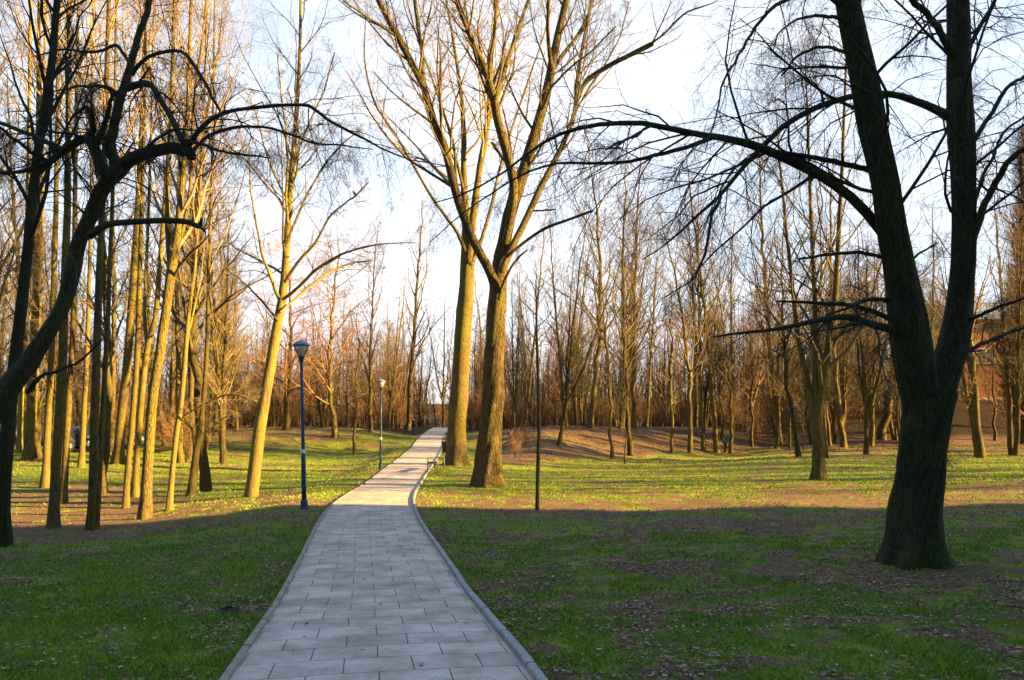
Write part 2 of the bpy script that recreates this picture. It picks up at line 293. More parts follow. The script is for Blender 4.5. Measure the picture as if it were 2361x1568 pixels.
def ground_mat():
    m, nt, b = newmat('turf_and_leaves'); L = nt.links.new
    at = N(nt, 'ShaderNodeAttribute', attribute_name='col'); ge = N(nt, 'ShaderNodeNewGeometry')
    n1 = N(nt, 'ShaderNodeTexNoise', i_Scale=5.0, i_Detail=6.0, i_Roughness=0.7); n2 = N(nt, 'ShaderNodeTexNoise', i_Scale=38.0, i_Detail=4.0, i_Roughness=0.7)
    vo = N(nt, 'ShaderNodeTexVoronoi', i_Scale=17.0); n3 = N(nt, 'ShaderNodeTexNoise', i_Scale=0.6, i_Detail=4.0)
    for n in (n1, n2, vo, n3): L(ge.outputs['Position'], n.inputs['Vector'])
    s = N(nt, 'ShaderNodeSeparateColor'); L(at.outputs['Color'], s.inputs[0])
    a = N(nt, 'ShaderNodeMath', operation='MULTIPLY_ADD'); a.inputs[1].default_value = 1.5; a.inputs[2].default_value = -0.75; L(n1.outputs['Fac'], a.inputs[0])
    a2 = N(nt, 'ShaderNodeMath', operation='ADD'); L(a.outputs[0], a2.inputs[0]); L(s.outputs[0], a2.inputs[1])
    rf = ramp(nt, [(0.28, 0.0), (0.46, 1.0)]); L(a2.outputs[0], rf.inputs[0])
    gr = ramp(nt, [(0.3, (0.040, 0.075, 0.008)), (0.5, (0.135, 0.190, 0.018)), (0.75, (0.28, 0.29, 0.045))]); L(n2.outputs['Fac'], gr.inputs[0])
    br = ramp(nt, [(0.30, (0.022, 0.016, 0.011)), (0.48, (0.115, 0.075, 0.042)), (0.70, (0.30, 0.20, 0.11))]); L(n2.outputs['Fac'], br.inputs[0])
    mx = N(nt, 'ShaderNodeMix', data_type='RGBA'); L(rf.outputs[0], mx.inputs[0]); L(br.outputs[0], mx.inputs[6]); L(gr.outputs[0], mx.inputs[7])
    sc = N(nt, 'ShaderNodeSeparateColor'); L(vo.outputs['Color'], sc.inputs[0])                      # scattered flat leaves
    lf = ramp(nt, [(0.55, 0.0), (0.58, 1.0)]); L(sc.outputs[0], lf.inputs[0])
    dd = ramp(nt, [(0.34, 1.0), (0.42, 0.0)]); L(vo.outputs['Distance'], dd.inputs[0])
    lm0 = N(nt, 'ShaderNodeMath', operation='MULTIPLY'); L(lf.outputs[0], lm0.inputs[0]); L(dd.outputs[0], lm0.inputs[1])
    inv = N(nt, 'ShaderNodeMapRange'); inv.inputs['To Min'].default_value = 0.95; inv.inputs['To Max'].default_value = 0.25; L(rf.outputs[0], inv.inputs[0]); lm = N(nt, 'ShaderNodeMath', operation='MULTIPLY'); L(lm0.outputs[0], lm.inputs[0]); L(inv.outputs[0], lm.inputs[1])
    lc = ramp(nt, [(0.0, (0.035, 0.022, 0.014)), (0.5, (0.17, 0.105, 0.062)), (1.0, (0.36, 0.27, 0.19))]); L(sc.outputs[1], lc.inputs[0])
    m2 = N(nt, 'ShaderNodeMix', data_type='RGBA'); L(lm.outputs[0], m2.inputs[0]); L(mx.outputs[2], m2.inputs[6]); L(lc.outputs[0], m2.inputs[7])
    hv = N(nt, 'ShaderNodeHueSaturation'); mr = N(nt, 'ShaderNodeMapRange'); mr.inputs['To Min'].default_value = 0.65; mr.inputs['To Max'].default_value = 1.35
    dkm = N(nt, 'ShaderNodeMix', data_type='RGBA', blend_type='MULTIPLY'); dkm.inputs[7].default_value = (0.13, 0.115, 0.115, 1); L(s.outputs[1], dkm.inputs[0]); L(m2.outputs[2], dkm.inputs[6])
    L(n3.outputs['Fac'], mr.inputs[0]); L(mr.outputs[0], hv.inputs['Value']); L(dkm.outputs[2], hv.inputs['Color'])
    L(hv.outputs[0], b.inputs['Base Color']); b.inputs['Roughness'].default_value = 0.95; b.inputs['Specular IOR Level'].default_value = 0.1
    bp = N(nt, 'ShaderNodeBump'); bp.inputs['Strength'].default_value = 0.9; bp.inputs['Distance'].default_value = 0.05
    L(n2.outputs['Fac'], bp.inputs['Height']); L(bp.outputs[0], b.inputs['Normal'])
    return m
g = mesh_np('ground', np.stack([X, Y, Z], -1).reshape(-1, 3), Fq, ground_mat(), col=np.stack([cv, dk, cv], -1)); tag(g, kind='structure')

# paved path
def paving_mat():
    m, nt, b = newmat('concrete_slabs'); L = nt.links.new
    tc = N(nt, 'ShaderNodeTexCoord'); ge = N(nt, 'ShaderNodeNewGeometry')
    ns = N(nt, 'ShaderNodeTexNoise', i_Scale=1.2, i_Detail=2.0); vm = N(nt, 'ShaderNodeVectorMath', operation='MULTIPLY_ADD'); vm.inputs[1].default_value = (0.03, 0.03, 0)
    L(tc.outputs['UV'], ns.inputs['Vector']); L(ns.outputs['Color'], vm.inputs[0]); L(tc.outputs['UV'], vm.inputs[2])
    bt = N(nt, 'ShaderNodeTexBrick', offset=0.5); bt.inputs['Scale'].default_value = 1.0
    bt.inputs['Brick Width'].default_value = 0.45; bt.inputs['Row Height'].default_value = 0.37; bt.inputs['Mortar Size'].default_value = 0.0045; bt.inputs['Mortar Smooth'].default_value = 0.3; bt.inputs['Bias'].default_value = 0.0
    bt.inputs['Color1'].default_value = (0.40, 0.335, 0.30, 1); bt.inputs['Color2'].default_value = (0.51, 0.43, 0.385, 1); bt.inputs['Mortar'].default_value = (0.055, 0.05, 0.045, 1)
    L(vm.outputs[0], bt.inputs['Vector'])
    n1 = N(nt, 'ShaderNodeTexNoise', i_Scale=2.2, i_Detail=6.0, i_Roughness=0.7); n2 = N(nt, 'ShaderNodeTexNoise', i_Scale=60.0, i_Detail=4.0, i_Roughness=0.8)
    L(ge.outputs['Position'], n1.inputs['Vector']); L(ge.outputs['Position'], n2.inputs['Vector'])
    r1 = ramp(nt, [(0.3, (0.52, 0.51, 0.46)), (0.62, (1.10, 1.10, 1.10))]); L(n1.outputs['Fac'], r1.inputs[0])
    r2 = ramp(nt, [(0.25, 0.62), (0.7, 1.18)]); L(n2.outputs['Fac'], r2.inputs[0])
    a = N(nt, 'ShaderNodeMix', data_type='RGBA', blend_type='MULTIPLY'); a.inputs[0].default_value = 1.0; L(bt.outputs['Color'], a.inputs[6]); L(r1.outputs[0], a.inputs[7])
    c = N(nt, 'ShaderNodeMix', data_type='RGBA', blend_type='MULTIPLY'); c.inputs[0].default_value = 1.0; L(a.outputs[2], c.inputs[6]); L(r2.outputs[0], c.inputs[7])
    # soil washed along both edges
    su = N(nt, 'ShaderNodeSeparateXYZ'); L(tc.outputs['UV'], su.inputs[0]); ab = N(nt, 'ShaderNodeMath', operation='ABSOLUTE'); L(su.outputs['X'], ab.inputs[0])
    ad = N(nt, 'ShaderNodeMath', operation='MULTIPLY_ADD'); ad.inputs[1].default_value = 0.35; L(n1.outputs['Fac'], ad.inputs[0]); L(ab.outputs[0], ad.inputs[2])
    re = ramp(nt, [(0.0, 0.0), (1.0, 0.0)]); mr = N(nt, 'ShaderNodeMapRange'); mr.inputs['From Min'].default_value = 1.02; mr.inputs['From Max'].default_value = 1.26; mr.inputs['To Max'].default_value = 0.75
    L(ad.outputs[0], mr.inputs[0]); e = N(nt, 'ShaderNodeMix', data_type='RGBA'); e.inputs[7].default_value = (0.20, 0.17, 0.135, 1); L(mr.outputs[0], e.inputs[0]); L(c.outputs[2], e.inputs[6])
    L(e.outputs[2], b.inputs['Base Color']); b.inputs['Roughness'].default_value = 0.85
    bp = N(nt, 'ShaderNodeBump'); bp.inputs['Strength'].default_value = 0.5; bp.inputs['Distance'].default_value = 0.006
    s2 = N(nt, 'ShaderNodeMath', operation='MULTIPLY_ADD'); s2.inputs[1].default_value = -1.5; L(bt.outputs['Fac'], s2.inputs[0]); L(n2.outputs['Fac'], s2.inputs[2])
    L(s2.outputs[0], bp.inputs['Height']); L(bp.outputs[0], b.inputs['Normal'])
    return m
py_ = np.concatenate([np.arange(-6, 30, 0.15), np.arange(30, 116, 0.5)]); px_ = path_x(py_); pz_ = zpath(py_) + 0.03
tx = np.gradient(px_, py_); nn = np.sqrt(1 + tx * tx); nxv, nyv = 1 / nn, -tx / nn
arc = np.concatenate([[0], np.cumsum(np.hypot(np.diff(px_), np.diff(py_)))])
def strip(name, offs, mat, arcuv=True, rnd=0.0):
    """offs: list of (lateral offset, height) cross section"""
    V = []; U = []
    wob = 1 + rnd * (fbm(arc * 1.3, arc * 0 + 3, 2) - 0.5)
    for o_, h in offs:
        jit = rnd * 0.02 * (_tab[np.floor(arc).astype(int) & 255, 7] - 0.5) if rnd else 0.0
        V.append(np.stack([px_ + nxv * (o_ + jit), py_ + nyv * (o_ + jit), pz_ + h * wob + (jit * 0.5 if rnd else 0)], -1)); U.append(np.stack([np.full_like(arc, o_), arc], -1))
    V = np.array(V); k, n = V.shape[:2]; I = np.arange(k * n).reshape(k, n)
    Q = np.stack([I[:-1, :-1], I[1:, :-1], I[1:, 1:], I[:-1, 1:]], -1).reshape(-1, 4)
    return mesh_np(name, V.reshape(-1, 3), Q, mat, smooth=False, uv=np.array(U).reshape(-1, 2))
pth = strip('path', [(x, 0.012 * (1 - (x / PW) ** 2)) for x in np.linspace(-PW, PW, 9)], paving_mat()); tag(pth, kind='structure')
def kerbmat(name, c):
    m, nt, b = newmat(name); L = nt.links.new
    tc = N(nt, 'ShaderNodeTexCoord'); s = N(nt, 'ShaderNodeSeparateXYZ'); L(tc.outputs['UV'], s.inputs[0])
    fr = N(nt, 'ShaderNodeMath', operation='FRACT'); L(s.outputs['Y'], fr.inputs[0]); r = ramp(nt, [(0.0, 0.15), (0.018, 0.15), (0.03, 1.0)]); L(fr.outputs[0], r.inputs[0])
    ge = N(nt, 'ShaderNodeNewGeometry'); n = N(nt, 'ShaderNodeTexNoise', i_Scale=9.0, i_Detail=7.0, i_Roughness=0.7); L(ge.outputs['Position'], n.inputs['Vector'])
    rc = ramp(nt, [(0.3, [x * 0.55 for x in c]), (0.7, [x * 1.2 for x in c])]); L(n.outputs['Fac'], rc.inputs[0])
    a = N(nt, 'ShaderNodeMix', data_type='RGBA', blend_type='MULTIPLY'); a.inputs[0].default_value = 1; L(rc.outputs[0], a.inputs[6]); L(r.outputs[0], a.inputs[7])
    L(a.outputs[2], b.inputs['Base Color']); b.inputs['Roughness'].default_value = 0.9
    return m
tag(strip('kerb', [(PW + .002, -.06), (PW + .002, .033), (PW + .010, .042), (PW + .056, .042), (PW + .064, .033), (PW + .064, -.10)], kerbmat('kerb_grey', (0.27, 0.27, 0.28)), rnd=0.3), kind='structure')
tag(strip('path_edging', [(-PW - .06, -.10), (-PW - .06, .012), (-PW - .05, .02), (-PW - .012, .02), (-PW - .003, .012), (-PW - .003, -.06)], kerbmat('edging_tan', (0.25, 0.22, 0.17)), rnd=0.5), kind='structure')

# ------------------------------------------------------------------ branching engine
def tube_arrays(P, R, s):
    M, n, _ = P.shape
    T = unit(np.gradient(P, axis=1)); ref = np.where(np.abs(T[:, :1, 2:3]) < 0.8, np.array([[[0, 0, 1.0]]]), np.array([[[1.0, 0.15, 0]]]))
    ref = np.broadcast_to(ref, P.shape); Nn = unit(np.cross(T, ref)); B = np.cross(T, Nn)
    a = np.arange(s) * 2 * np.pi / s
    if R.ndim == 2: R = np.repeat(R[:, :, None], s, 2)
    V = P[:, :, None] + R[..., None] * (np.cos(a)[None, None, :, None] * Nn[:, :, None] + np.sin(a)[None, None, :, None] * B[:, :, None])
    I = np.arange(M * n * s).reshape(M, n, s); J = np.roll(I, -1, 2)
    Q = np.stack([I[:, :-1], J[:, :-1], J[:, 1:], I[:, 1:]], -1).reshape(-1, 4)
    return V.reshape(-1, 3), Q
class Tubes:
    def __init__(s): s.V = []; s.Q = []; s.n = 0
    def add(s, P, R, k):
        if P.ndim == 2: P = P[None]; R = R[None]
        V, Q = tube_arrays(P, R, k); s.V.append(V); s.Q.append(Q + s.n); s.n += len(V); return s
    def build(s, name, mat, parent=None): return mesh_np(name, np.concatenate(s.V), np.concatenate(s.Q), mat, parent)
def grow(pos, d, Ln, r0, n, wander, up, rng, taper=0.2):
    M = len(pos); P = np.zeros((M, n, 3)); P[:, 0] = pos; d = unit(d); st = (Ln / (n - 1))[:, None]
    for i in range(1, n):
        d = unit(d + rng.normal(0, wander, (M, 3)) + np.array([0, 0, up])); P[:, i] = P[:, i - 1] + d * st
    return P, r0[:, None] * np.linspace(1, taper, n)[None]
def kids(P, R, k, t0, t1, ang, lf, rf, n, wander, up, rng, rmin=0.003, lmin=0.1, flat=0.0, lmax=9.0):
    """children of every branch in P; lf length as share of parent's length"""
    M, m, _ = P.shape; seg = np.linalg.norm(np.diff(P, axis=1), axis=2).sum(1)
    t = t0 + (t1 - t0) * (np.arange(k)[None] + rng.random((M, k))) / k; s = t * (m - 1); i = np.minimum(s.astype(int), m - 2); f = (s - i)[..., None]
    mi = np.arange(M)[:, None]; A, Bb = P[mi, i], P[mi, i + 1]; pos = A + (Bb - A) * f; T = unit(Bb - A)
    r = R[mi, i] * (1 - f[..., 0]) + R[mi, i + 1] * f[..., 0]
    ref = np.where(np.abs(T[..., 2:3]) < 0.8, np.array([0, 0, 1.0]), np.array([1.0, 0.1, 0])); N1 = unit(np.cross(T, ref)); N2 = np.cross(T, N1)
    az = rng.random((M, 1)) * 6.28 + np.arange(k)[None] * 2.4 + rng.normal(0, 0.5, (M, k)); a = np.radians(ang) * rng.uniform(0.7, 1.3, (M, k))
    side = np.cos(az)[..., None] * N1 + np.sin(az)[..., None] * N2; side[..., 2] *= (1 - flat)
    d = T * np.cos(a)[..., None] + unit(side) * np.sin(a)[..., None]
    Ln = np.clip(seg[:, None] * lf * (1.15 - 0.75 * (t - t0) / max(t1 - t0, 1e-3)) * rng.uniform(0.6, 1.3, (M, k)), lmin, lmax)
    rr = np.maximum(np.minimum(r * rf, Ln * 0.03 + 0.001), rmin)
    return grow(pos.reshape(-1, 3), d.reshape(-1, 3), Ln.ravel(), rr.ravel(), n, wander, up, rng)
def crs(pts, n):
    """Catmull-Rom resample of rows [x,y,z,r]"""
    p = np.array(pts, float); p = np.vstack([2 * p[0] - p[1], p, 2 * p[-1] - p[-2]]); m = len(p) - 3
    t = np.linspace(0, m - 1e-6, n); i = t.astype(int); f = (t - i)[:, None]
    a, b, c, d = p[i], p[i + 1], p[i + 2], p[i + 3]
    o = 0.5 * ((2 * b) + (c - a) * f + (2 * a - 5 * b + 4 * c - d) * f ** 2 + (3 * b - a - 3 * c + d) * f ** 3)
    o[:, 3] = np.maximum(o[:, 3], 0.002); return o
def traced(pl, Y0, Y1, n=24, ext=0.0, rng=None, wob=0.0):
    """limb drawn as (column, row, width) at its own distance Y0..Y1; ext metres are added at its end"""
    L_ = len(pl); rows = []
    for i, (a, b, w_) in enumerate(pl):
        Yd = Y0 + (Y1 - Y0) * i / max(L_ - 1, 1); p = P3(a, b, Yd); rows.append([*p, max(w_, 1.0) * 0.5 * Yd / F])
    if ext:
        r = np.array(rows); d = unit(r[-1, :3] - r[-2, :3]); d = unit(d + np.array([0, 0, 0.25]))
        for k in (0.33, 0.66, 1.0): rows.append([*(r[-1, :3] + d * ext * k), r[-1, 3] * (1 - 0.9 * k)])
    o = crs(rows, n)
    if wob and rng is not None:
        w3 = rng.normal(0, wob, (n, 3)); w3[0] = 0; w3 = (w3 + np.roll(w3, 1, 0) + np.roll(w3, -1, 0)) / 3; w3[:1] = 0; w3[:, 2] *= 0.6; o[:, :3] += w3
    return o[:, :3], o[:, 3]
def capped(P, R):
    t0 = unit(P[0] - P[1]); t1 = unit(P[-1] - P[-2])
    P = np.vstack([P[0] + t0 * R[0] * 0.8, P[0] + t0 * R[0] * 0.35, P, P[-1] + t1 * R[-1] * 0.6]); R = np.concatenate([[R[0] * 0.05, R[0] * 0.7], R, [R[-1] * 0.05]])
    R[2] *= 0.9; return P, R
def rough_trunk(P, R, s, rng, flare=0.0, fh=0.45, lobes=5, rough=0.05, zb=None):
    n = len(P); a = np.arange(s) * 2 * np.pi / s; ph = rng.random() * 6
    h = P[:, 2] - (P[0, 2] if zb is None else zb)
    fl = flare * np.exp(-np.maximum(h, 0) / fh)
    R2 = R[:, None] * (1 + fl[:, None] * (1 + 0.5 * np.cos(lobes * a + ph)[None] + 0.25 * np.cos((lobes + 2) * a + 2 * ph)[None]))
    g = sum(0.5 ** k * vn(np.cos(a)[None] * (3 + 3 * k) + 40 + 0 * h[:, None], h[:, None] * (1.5 + k) + np.sin(a)[None] * (3 + 3 * k) + 50) for k in range(3)) - 0.87
    return (R2 * (1 + rough * g * 2))[None]
ALLTREES = []
def finish(root, name, label, cat='tree', group=None): tag(root, label, cat, group); return root

def make_tree(name, label, stems, limbs, group=None, seed=1, base=None, bmat=None, tmat=None, flare=0.4, fh=0.35, sides=14, rough=0.04,
              k1=22, t0=0.4, a1=38, l1=0.28, k2=7, k3=6, k4=3, up=0.10, wander=0.14, rmin=0.004, limb_kids=(6, 5, 4), droop=0.0, l2=0.5, l3=0.5, l4=0.55, flat=0.0, cat='tree', lk_l=0.4, lk_t0=0.2, rf1=0.5, lk_r=0.38, bare=(), lk_a=50, lk_up=0.4):
    """stems/limbs: list of (P,R) in world space. Trunk, every traced limb and the twigs are children of an Empty at the base."""
    rng = np.random.default_rng(seed)
    b = np.array(stems[0][0][0]) if base is None else np.array(base)
    root = empty(name, tuple(b)); tr = Tubes()
    for i, (P, R) in enumerate(stems):
        if i: P, R = capped(P, R)
        tr.add((P - b)[None], rough_trunk(P, R, sides, rng, flare if i == 0 else 0, fh, rough=rough, zb=b[2]), sides)
    tr.build('trunk', bmat, root)
    for P, R in limbs:
        P, R = capped(P, R)
        Tubes().add((P - b)[None], rough_trunk(P, R, 8, rng, 0, rough=0.05), 8).build('limb', bmat, root)
    cr_ = Tubes(); lv = []
    if k1:
        for P, R in stems:
            p, r = kids((P - b)[None], R[None], k1, t0, 0.98, a1, l1, rf1, 8, wander, up, rng, rmin=rmin * 2)
            cr_.add(p, r, 5); lv.append((p, r))
    for P, R in [q for i_, q in enumerate(limbs) if i_ not in bare]:
        ln = np.linalg.norm(np.diff(P, axis=0), axis=1).sum(); k = max(3, int(limb_kids[0] * ln / 2))
        p, r = kids((P - b)[None], R[None], k, lk_t0, 0.97, lk_a, lk_l, lk_r, 7, wander * 1.2, up * lk_up - droop, rng, rmin=rmin * 1.4, flat=flat)
        cr_.add(p, r, 4); lv.append((p, r))
    for p, r in lv:
        for (k, l, n, sd, lm) in ((k2, l2, 6, 3, 1.4), (k3, l3, 5, 3, 1.1), (k4, l4, 3, 3, 0.9)):
            if not k: break
            p, r = kids(p, r, k, 0.15, 0.97, 45, l, 0.6, n, wander * 1.15, up * 0.6 - droop, rng, rmin=rmin * lm, flat=flat * 0.5)
            cr_.add(p, r, sd)
    if lv: cr_.build('crown', tmat, root)
    finish(root, name, label, cat, group)
    return root
def stem_px(pl, Y0, ext, n=28, lean=0.0, rng=None, wob=0.0):
    P, R = traced(pl, Y0, Y0 + lean, n, ext, rng, wob); return P, R

# ------------------------------------------------------------------ the large traced trees
rg = np.random.default_rng(77)
def lim(pl, Y0, Y1, ext=0.0, n=26, wob=0.015): return traced(pl, Y0, Y1, n, ext, rg, wob)
# big dark twin-stemmed tree on the right
Yr = hit(2100, 1300)[1]
zr_ = float(gh((2100 - CX) / F * Yr, Yr))
def below(S, dz=0.25):
    P, R = S; P = P.copy(); P[0, 2] -= dz; return P, R
r_tr = below(lim([(2102, 1306, 104), (2108, 1220, 102), (2122, 1100, 98), (2136, 980, 106), (2142, 905, 112)], Yr, Yr, n=22, wob=0.004))
r_l = lim([(2132, 960, 78), (2112, 860, 80), (2092, 740, 78), (2072, 600, 68), (2046, 450, 62), (2014, 300, 58), (1985, 150, 54), (1955, 5, 50)], Yr, Yr - 0.5, 5.0, 40, 0.01)
r_r = lim([(2150, 965, 66), (2172, 880, 64), (2200, 780, 60), (2218, 650, 54), (2224, 500, 52), (2217, 300, 52), (2211, 150, 48), (2208, 5, 46)], Yr, Yr + 0.6, 5.5, 40, 0.01)
RL = [
 lim([(2050, 560, 25.2), (2010, 500, 23.5), (1950, 445, 21.8), (1880, 400, 21.0), (1810, 365, 20.2), (1750, 337, 20.2), (1690, 322, 16.8), (1640, 315, 15.1), (1560, 302, 13.4), (1480, 286, 12.6), (1400, 285, 10.9), (1320, 299, 9.2), (1250, 330, 6.7), (1180, 385, 5.0), (1090, 440, 4.2), (1000, 468, 2.5)], Yr, Yr - 1.5),
 lim([(1645, 317, 12), (1560, 345, 10), (1500, 362, 9), (1440, 374, 8), (1370, 376, 7), (1290, 376, 6), (1210, 398, 5), (1150, 432, 4), (1060, 495, 3), (990, 560, 2)], Yr - 0.9, Yr - 0.4),
 lim([(1500, 291, 6), (1455, 317, 6), (1418, 332, 5), (1396, 345, 3)], Yr - 1.2, Yr - 1.5),
 lim([(2190, 272, 22), (2150, 248, 18), (2100, 228, 16), (2040, 216, 15), (1980, 219, 14), (1900, 240, 14), (1820, 280, 13), (1760, 335, 12), (1700, 400, 10), (1660, 450, 9), (1600, 505, 6), (1540, 560, 4), (1480, 600, 2)], Yr + 0.3, Yr - 0.6),
 lim([(1662, 448, 8), (1640, 510, 7), (1622, 590, 6), (1590, 650, 4), (1520, 690, 2)], Yr - 0.4, Yr - 1.2),
 lim([(1690, 415, 5), (1650, 430, 5), (1600, 455, 4), (1560, 500, 3), (1500, 545, 2)], Yr - 0.3, Yr + 0.8),
 lim([(2018, 398, 14), (1960, 382, 13), (1900, 366, 12), (1840, 356, 10), (1780, 348, 8)], Yr, Yr - 0.6),
 lim([(2088, 785, 30), (2060, 762, 22), (2010, 748, 18), (1950, 733, 15), (1880, 740, 12), (1800, 757, 9), (1720, 768, 7), (1640, 780, 4)], Yr, Yr - 1.2),
 lim([(2150, 840, 14), (2110, 775, 14), (2060, 740, 13), (1990, 712, 11), (1920, 702, 9), (1850, 697, 7), (1790, 695, 4)], Yr - 0.2, Yr + 1.0),
 lim([(2070, 700, 12), (2030, 690, 10), (1985, 695, 9), (1950, 712, 7), (1900, 728, 5)], Yr, Yr - 0.8),
 lim([(2056, 600, 10), (2010, 587, 9), (1960, 583, 8), (1900, 588, 7), (1840, 598, 4)], Yr, Yr - 0.9),
 lim([(2060, 640, 9), (2080, 620, 8), (2110, 590, 6), (2160, 560, 4)], Yr, Yr + 0.8),
 lim([(2202, 150, 18), (2185, 110, 16), (2165, 70, 15), (2140, 35, 14), (2108, 2, 13)], Yr + 0.5, Yr + 0.2, 2.0),
 lim([(2222, 140, 12), (2245, 90, 11), (2268, 45, 10), (2292, 5, 9)], Yr + 0.6, Yr + 0.9, 1.8),
 lim([(2232, 345, 14), (2262, 295, 11), (2295, 245, 10), (2325, 200, 9), (2360, 180, 7), (2420, 175, 4)], Yr + 0.4, Yr + 1.0),
 lim([(2238, 560, 22), (2262, 490, 17), (2290, 430, 15), (2318, 385, 14), (2350, 350, 12), (2420, 320, 8)], Yr + 0.3, Yr - 0.4),
 lim([(2238, 500, 9), (2262, 420, 8), (2290, 350, 7), (2320, 300, 6), (2365, 265, 5)], Yr + 0.3, Yr + 1.4),
 lim([(2214, 745, 10), (2260, 728, 9), (2310, 705, 8), (2370, 685, 6)], Yr + 0.2, Yr - 0.7),
 lim([(2200, 835, 12), (2240, 805, 11), (2290, 780, 9), (2370, 752, 6)], Yr + 0.1, Yr + 0.9),
 lim([(1972, 95, 10), (1940, 48, 9), (1900, 38, 8), (1850, 42, 6), (1800, 70, 4), (1780, 120, 3)], Yr - 0.4, Yr - 1.4),
 lim([(1990, 150, 9), (1940, 118, 8), (1890, 108, 7), (1840, 130, 6), (1800, 175, 4)], Yr - 0.4, Yr + 0.8),
 lim([(1962, 30, 14), (1930, 5, 13), (1880, -20, 11), (1800, 5, 9), (1750, 50, 8), (1720, 95, 7), (1695, 140, 6), (1668, 190, 5), (1650, 270, 4), (1625, 350, 2)], Yr - 0.4, Yr - 1.8),
]
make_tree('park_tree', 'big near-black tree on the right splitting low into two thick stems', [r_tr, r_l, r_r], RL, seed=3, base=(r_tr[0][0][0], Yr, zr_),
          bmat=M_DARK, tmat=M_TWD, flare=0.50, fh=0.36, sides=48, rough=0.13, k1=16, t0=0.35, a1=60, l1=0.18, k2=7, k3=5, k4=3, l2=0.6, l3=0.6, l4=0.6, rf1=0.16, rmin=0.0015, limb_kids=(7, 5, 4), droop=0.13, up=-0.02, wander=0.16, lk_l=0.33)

# twin centre trees
Yb = hit(1122, 1120)[1]
b_tr = below(lim([(1124, 1124, 62), (1126, 1060, 56), (1132, 980, 53), (1138, 900, 49), (1141, 800, 45), (1144, 730, 43), (1149, 660, 38), (1158, 590, 34), (1171, 511, 30), (1197, 425, 28), (1236, 302, 24), (1262, 200, 21), (1280, 110, 18), (1305, 5, 15)], Yb, Yb + 1.5, 5, 46, 0.02))
BL = [
 lim([(1146, 668, 25.2), (1128, 625, 21.8), (1111, 593, 21.0), (1084, 540, 20.2), (1059, 470, 20.2), (1040, 400, 19.3), (1022, 330, 18.5), (999, 276, 17.6), (977, 203, 16.8), (945, 140, 16.0), (917, 86, 14.3), (874, 5, 12.6)], Yb, Yb - 2.5, 4, 36),
 lim([(980, 212, 10.9), (974, 165, 10.1), (973, 129, 10.1), (965, 70, 9.2), (956, 5, 8.4)], Yb - 1.7, Yb - 0.6, 3.5),
 lim([(915, 84, 6.7), (880, 62, 5.9), (840, 35, 5.0), (796, 5, 4.2)], Yb - 2.2, Yb - 4, 2),
 lim([(1164, 560, 20.2), (1178, 490, 20.2), (1182, 420, 21.0), (1168, 350, 21.8), (1148, 280, 21.0), (1138, 230, 20.2), (1128, 190, 17.6), (1110, 140, 16.0), (1094, 110, 15.1), (1072, 55, 13.4), (1053, 5, 12.6)], Yb + 0.5, Yb - 1.5, 4, 34),
 lim([(1141, 238, 11.8), (1152, 195, 10.9), (1167, 151, 10.9), (1185, 95, 10.1), (1200, 50, 9.2), (1217, 5, 8.4)], Yb - 0.8, Yb + 1.5, 3.5),
 lim([(1128, 180, 6.7), (1131, 120, 6.7), (1143, 60, 5.9), (1140, 5, 5.0)], Yb - 1.1, Yb - 2, 3),
 lim([(1271, 165, 10.9), (1266, 110, 9.2), (1262, 60, 8.4), (1264, 5, 7.6)], Yb + 1.2, Yb, 3.5),
 lim([(1268, 170, 11.8), (1290, 135, 10.1), (1318, 100, 9.2), (1345, 60, 8.4), (1365, 5, 6.7)], Yb + 1.2, Yb + 3, 3),
 lim([(1156, 625, 16.8), (1176, 580, 16.8), (1204, 525, 16.0), (1240, 446, 15.1), (1275, 375, 12.6), (1305, 317, 11.8), (1326, 255, 10.9), (1329, 200, 10.1), (1334, 160, 9.2), (1345, 90, 7.6), (1362, 5, 6.7)], Yb + 0.2, Yb + 2.5, 3.5, 34),
 lim([(1329, 235, 11.8), (1345, 195, 11.8), (1375, 170, 11.8), (1410, 148, 11.8), (1450, 128, 10.9), (1500, 103, 12.6), (1503, 98, 5.9), (1530, 78, 5.0), (1560, 48, 5.0), (1590, 25, 4.2), (1640, 8, 2.5)], Yb + 1.9, Yb + 0.5, 1.0, 36),
 lim([(1168, 592, 8.4), (1220, 550, 7.6), (1260, 525, 7.6), (1310, 507, 6.7), (1350, 492, 6.7), (1366, 487, 5.9)], Yb + 0.1, Yb - 1.0, 0, 18, 0.01),
 lim([(1150, 690, 7.6), (1165, 640, 6.7), (1190, 600, 5.0), (1215, 575, 3.4)], Yb, Yb - 1),
 lim([(1229, 486, 4.2), (1260, 485, 4.2), (1280, 483, 3.4)], Yb, Yb - 0.6),
 lim([(1135, 330, 7.6), (1160, 365, 7.6), (1190, 400, 6.7)][::-1], Yb, Yb + 1),
 lim([(1250, 250, 6.7), (1270, 205, 5.9), (1310, 160, 5.0), (1360, 120, 4.2), (1420, 60, 3.4)], Yb + 1, Yb - 1),
 lim([(1320, 270, 5.9), (1360, 200, 5.0), (1400, 140, 4.2), (1430, 80, 3.4), (1450, 5, 2.5)], Yb + 2, Yb + 3),
]
make_tree('park_tree', 'tall rough-barked tree with many upswept limbs, nearer of the centre pair', [b_tr], BL, seed=5, bare=(10, 12), lk_a=36, lk_up=1.6, bmat=M_FUR, tmat=M_TW,
          flare=0.55, fh=0.5, sides=40, rough=0.12, k1=14, t0=0.5, a1=40, l1=0.14, k2=7, k3=6, rf1=0.3, k4=3, rmin=0.003, limb_kids=(3.4, 6, 4), up=0.08, wander=0.10, lk_l=0.28, lk_t0=0.3)
Ya = hit(1048, 1072)[1]
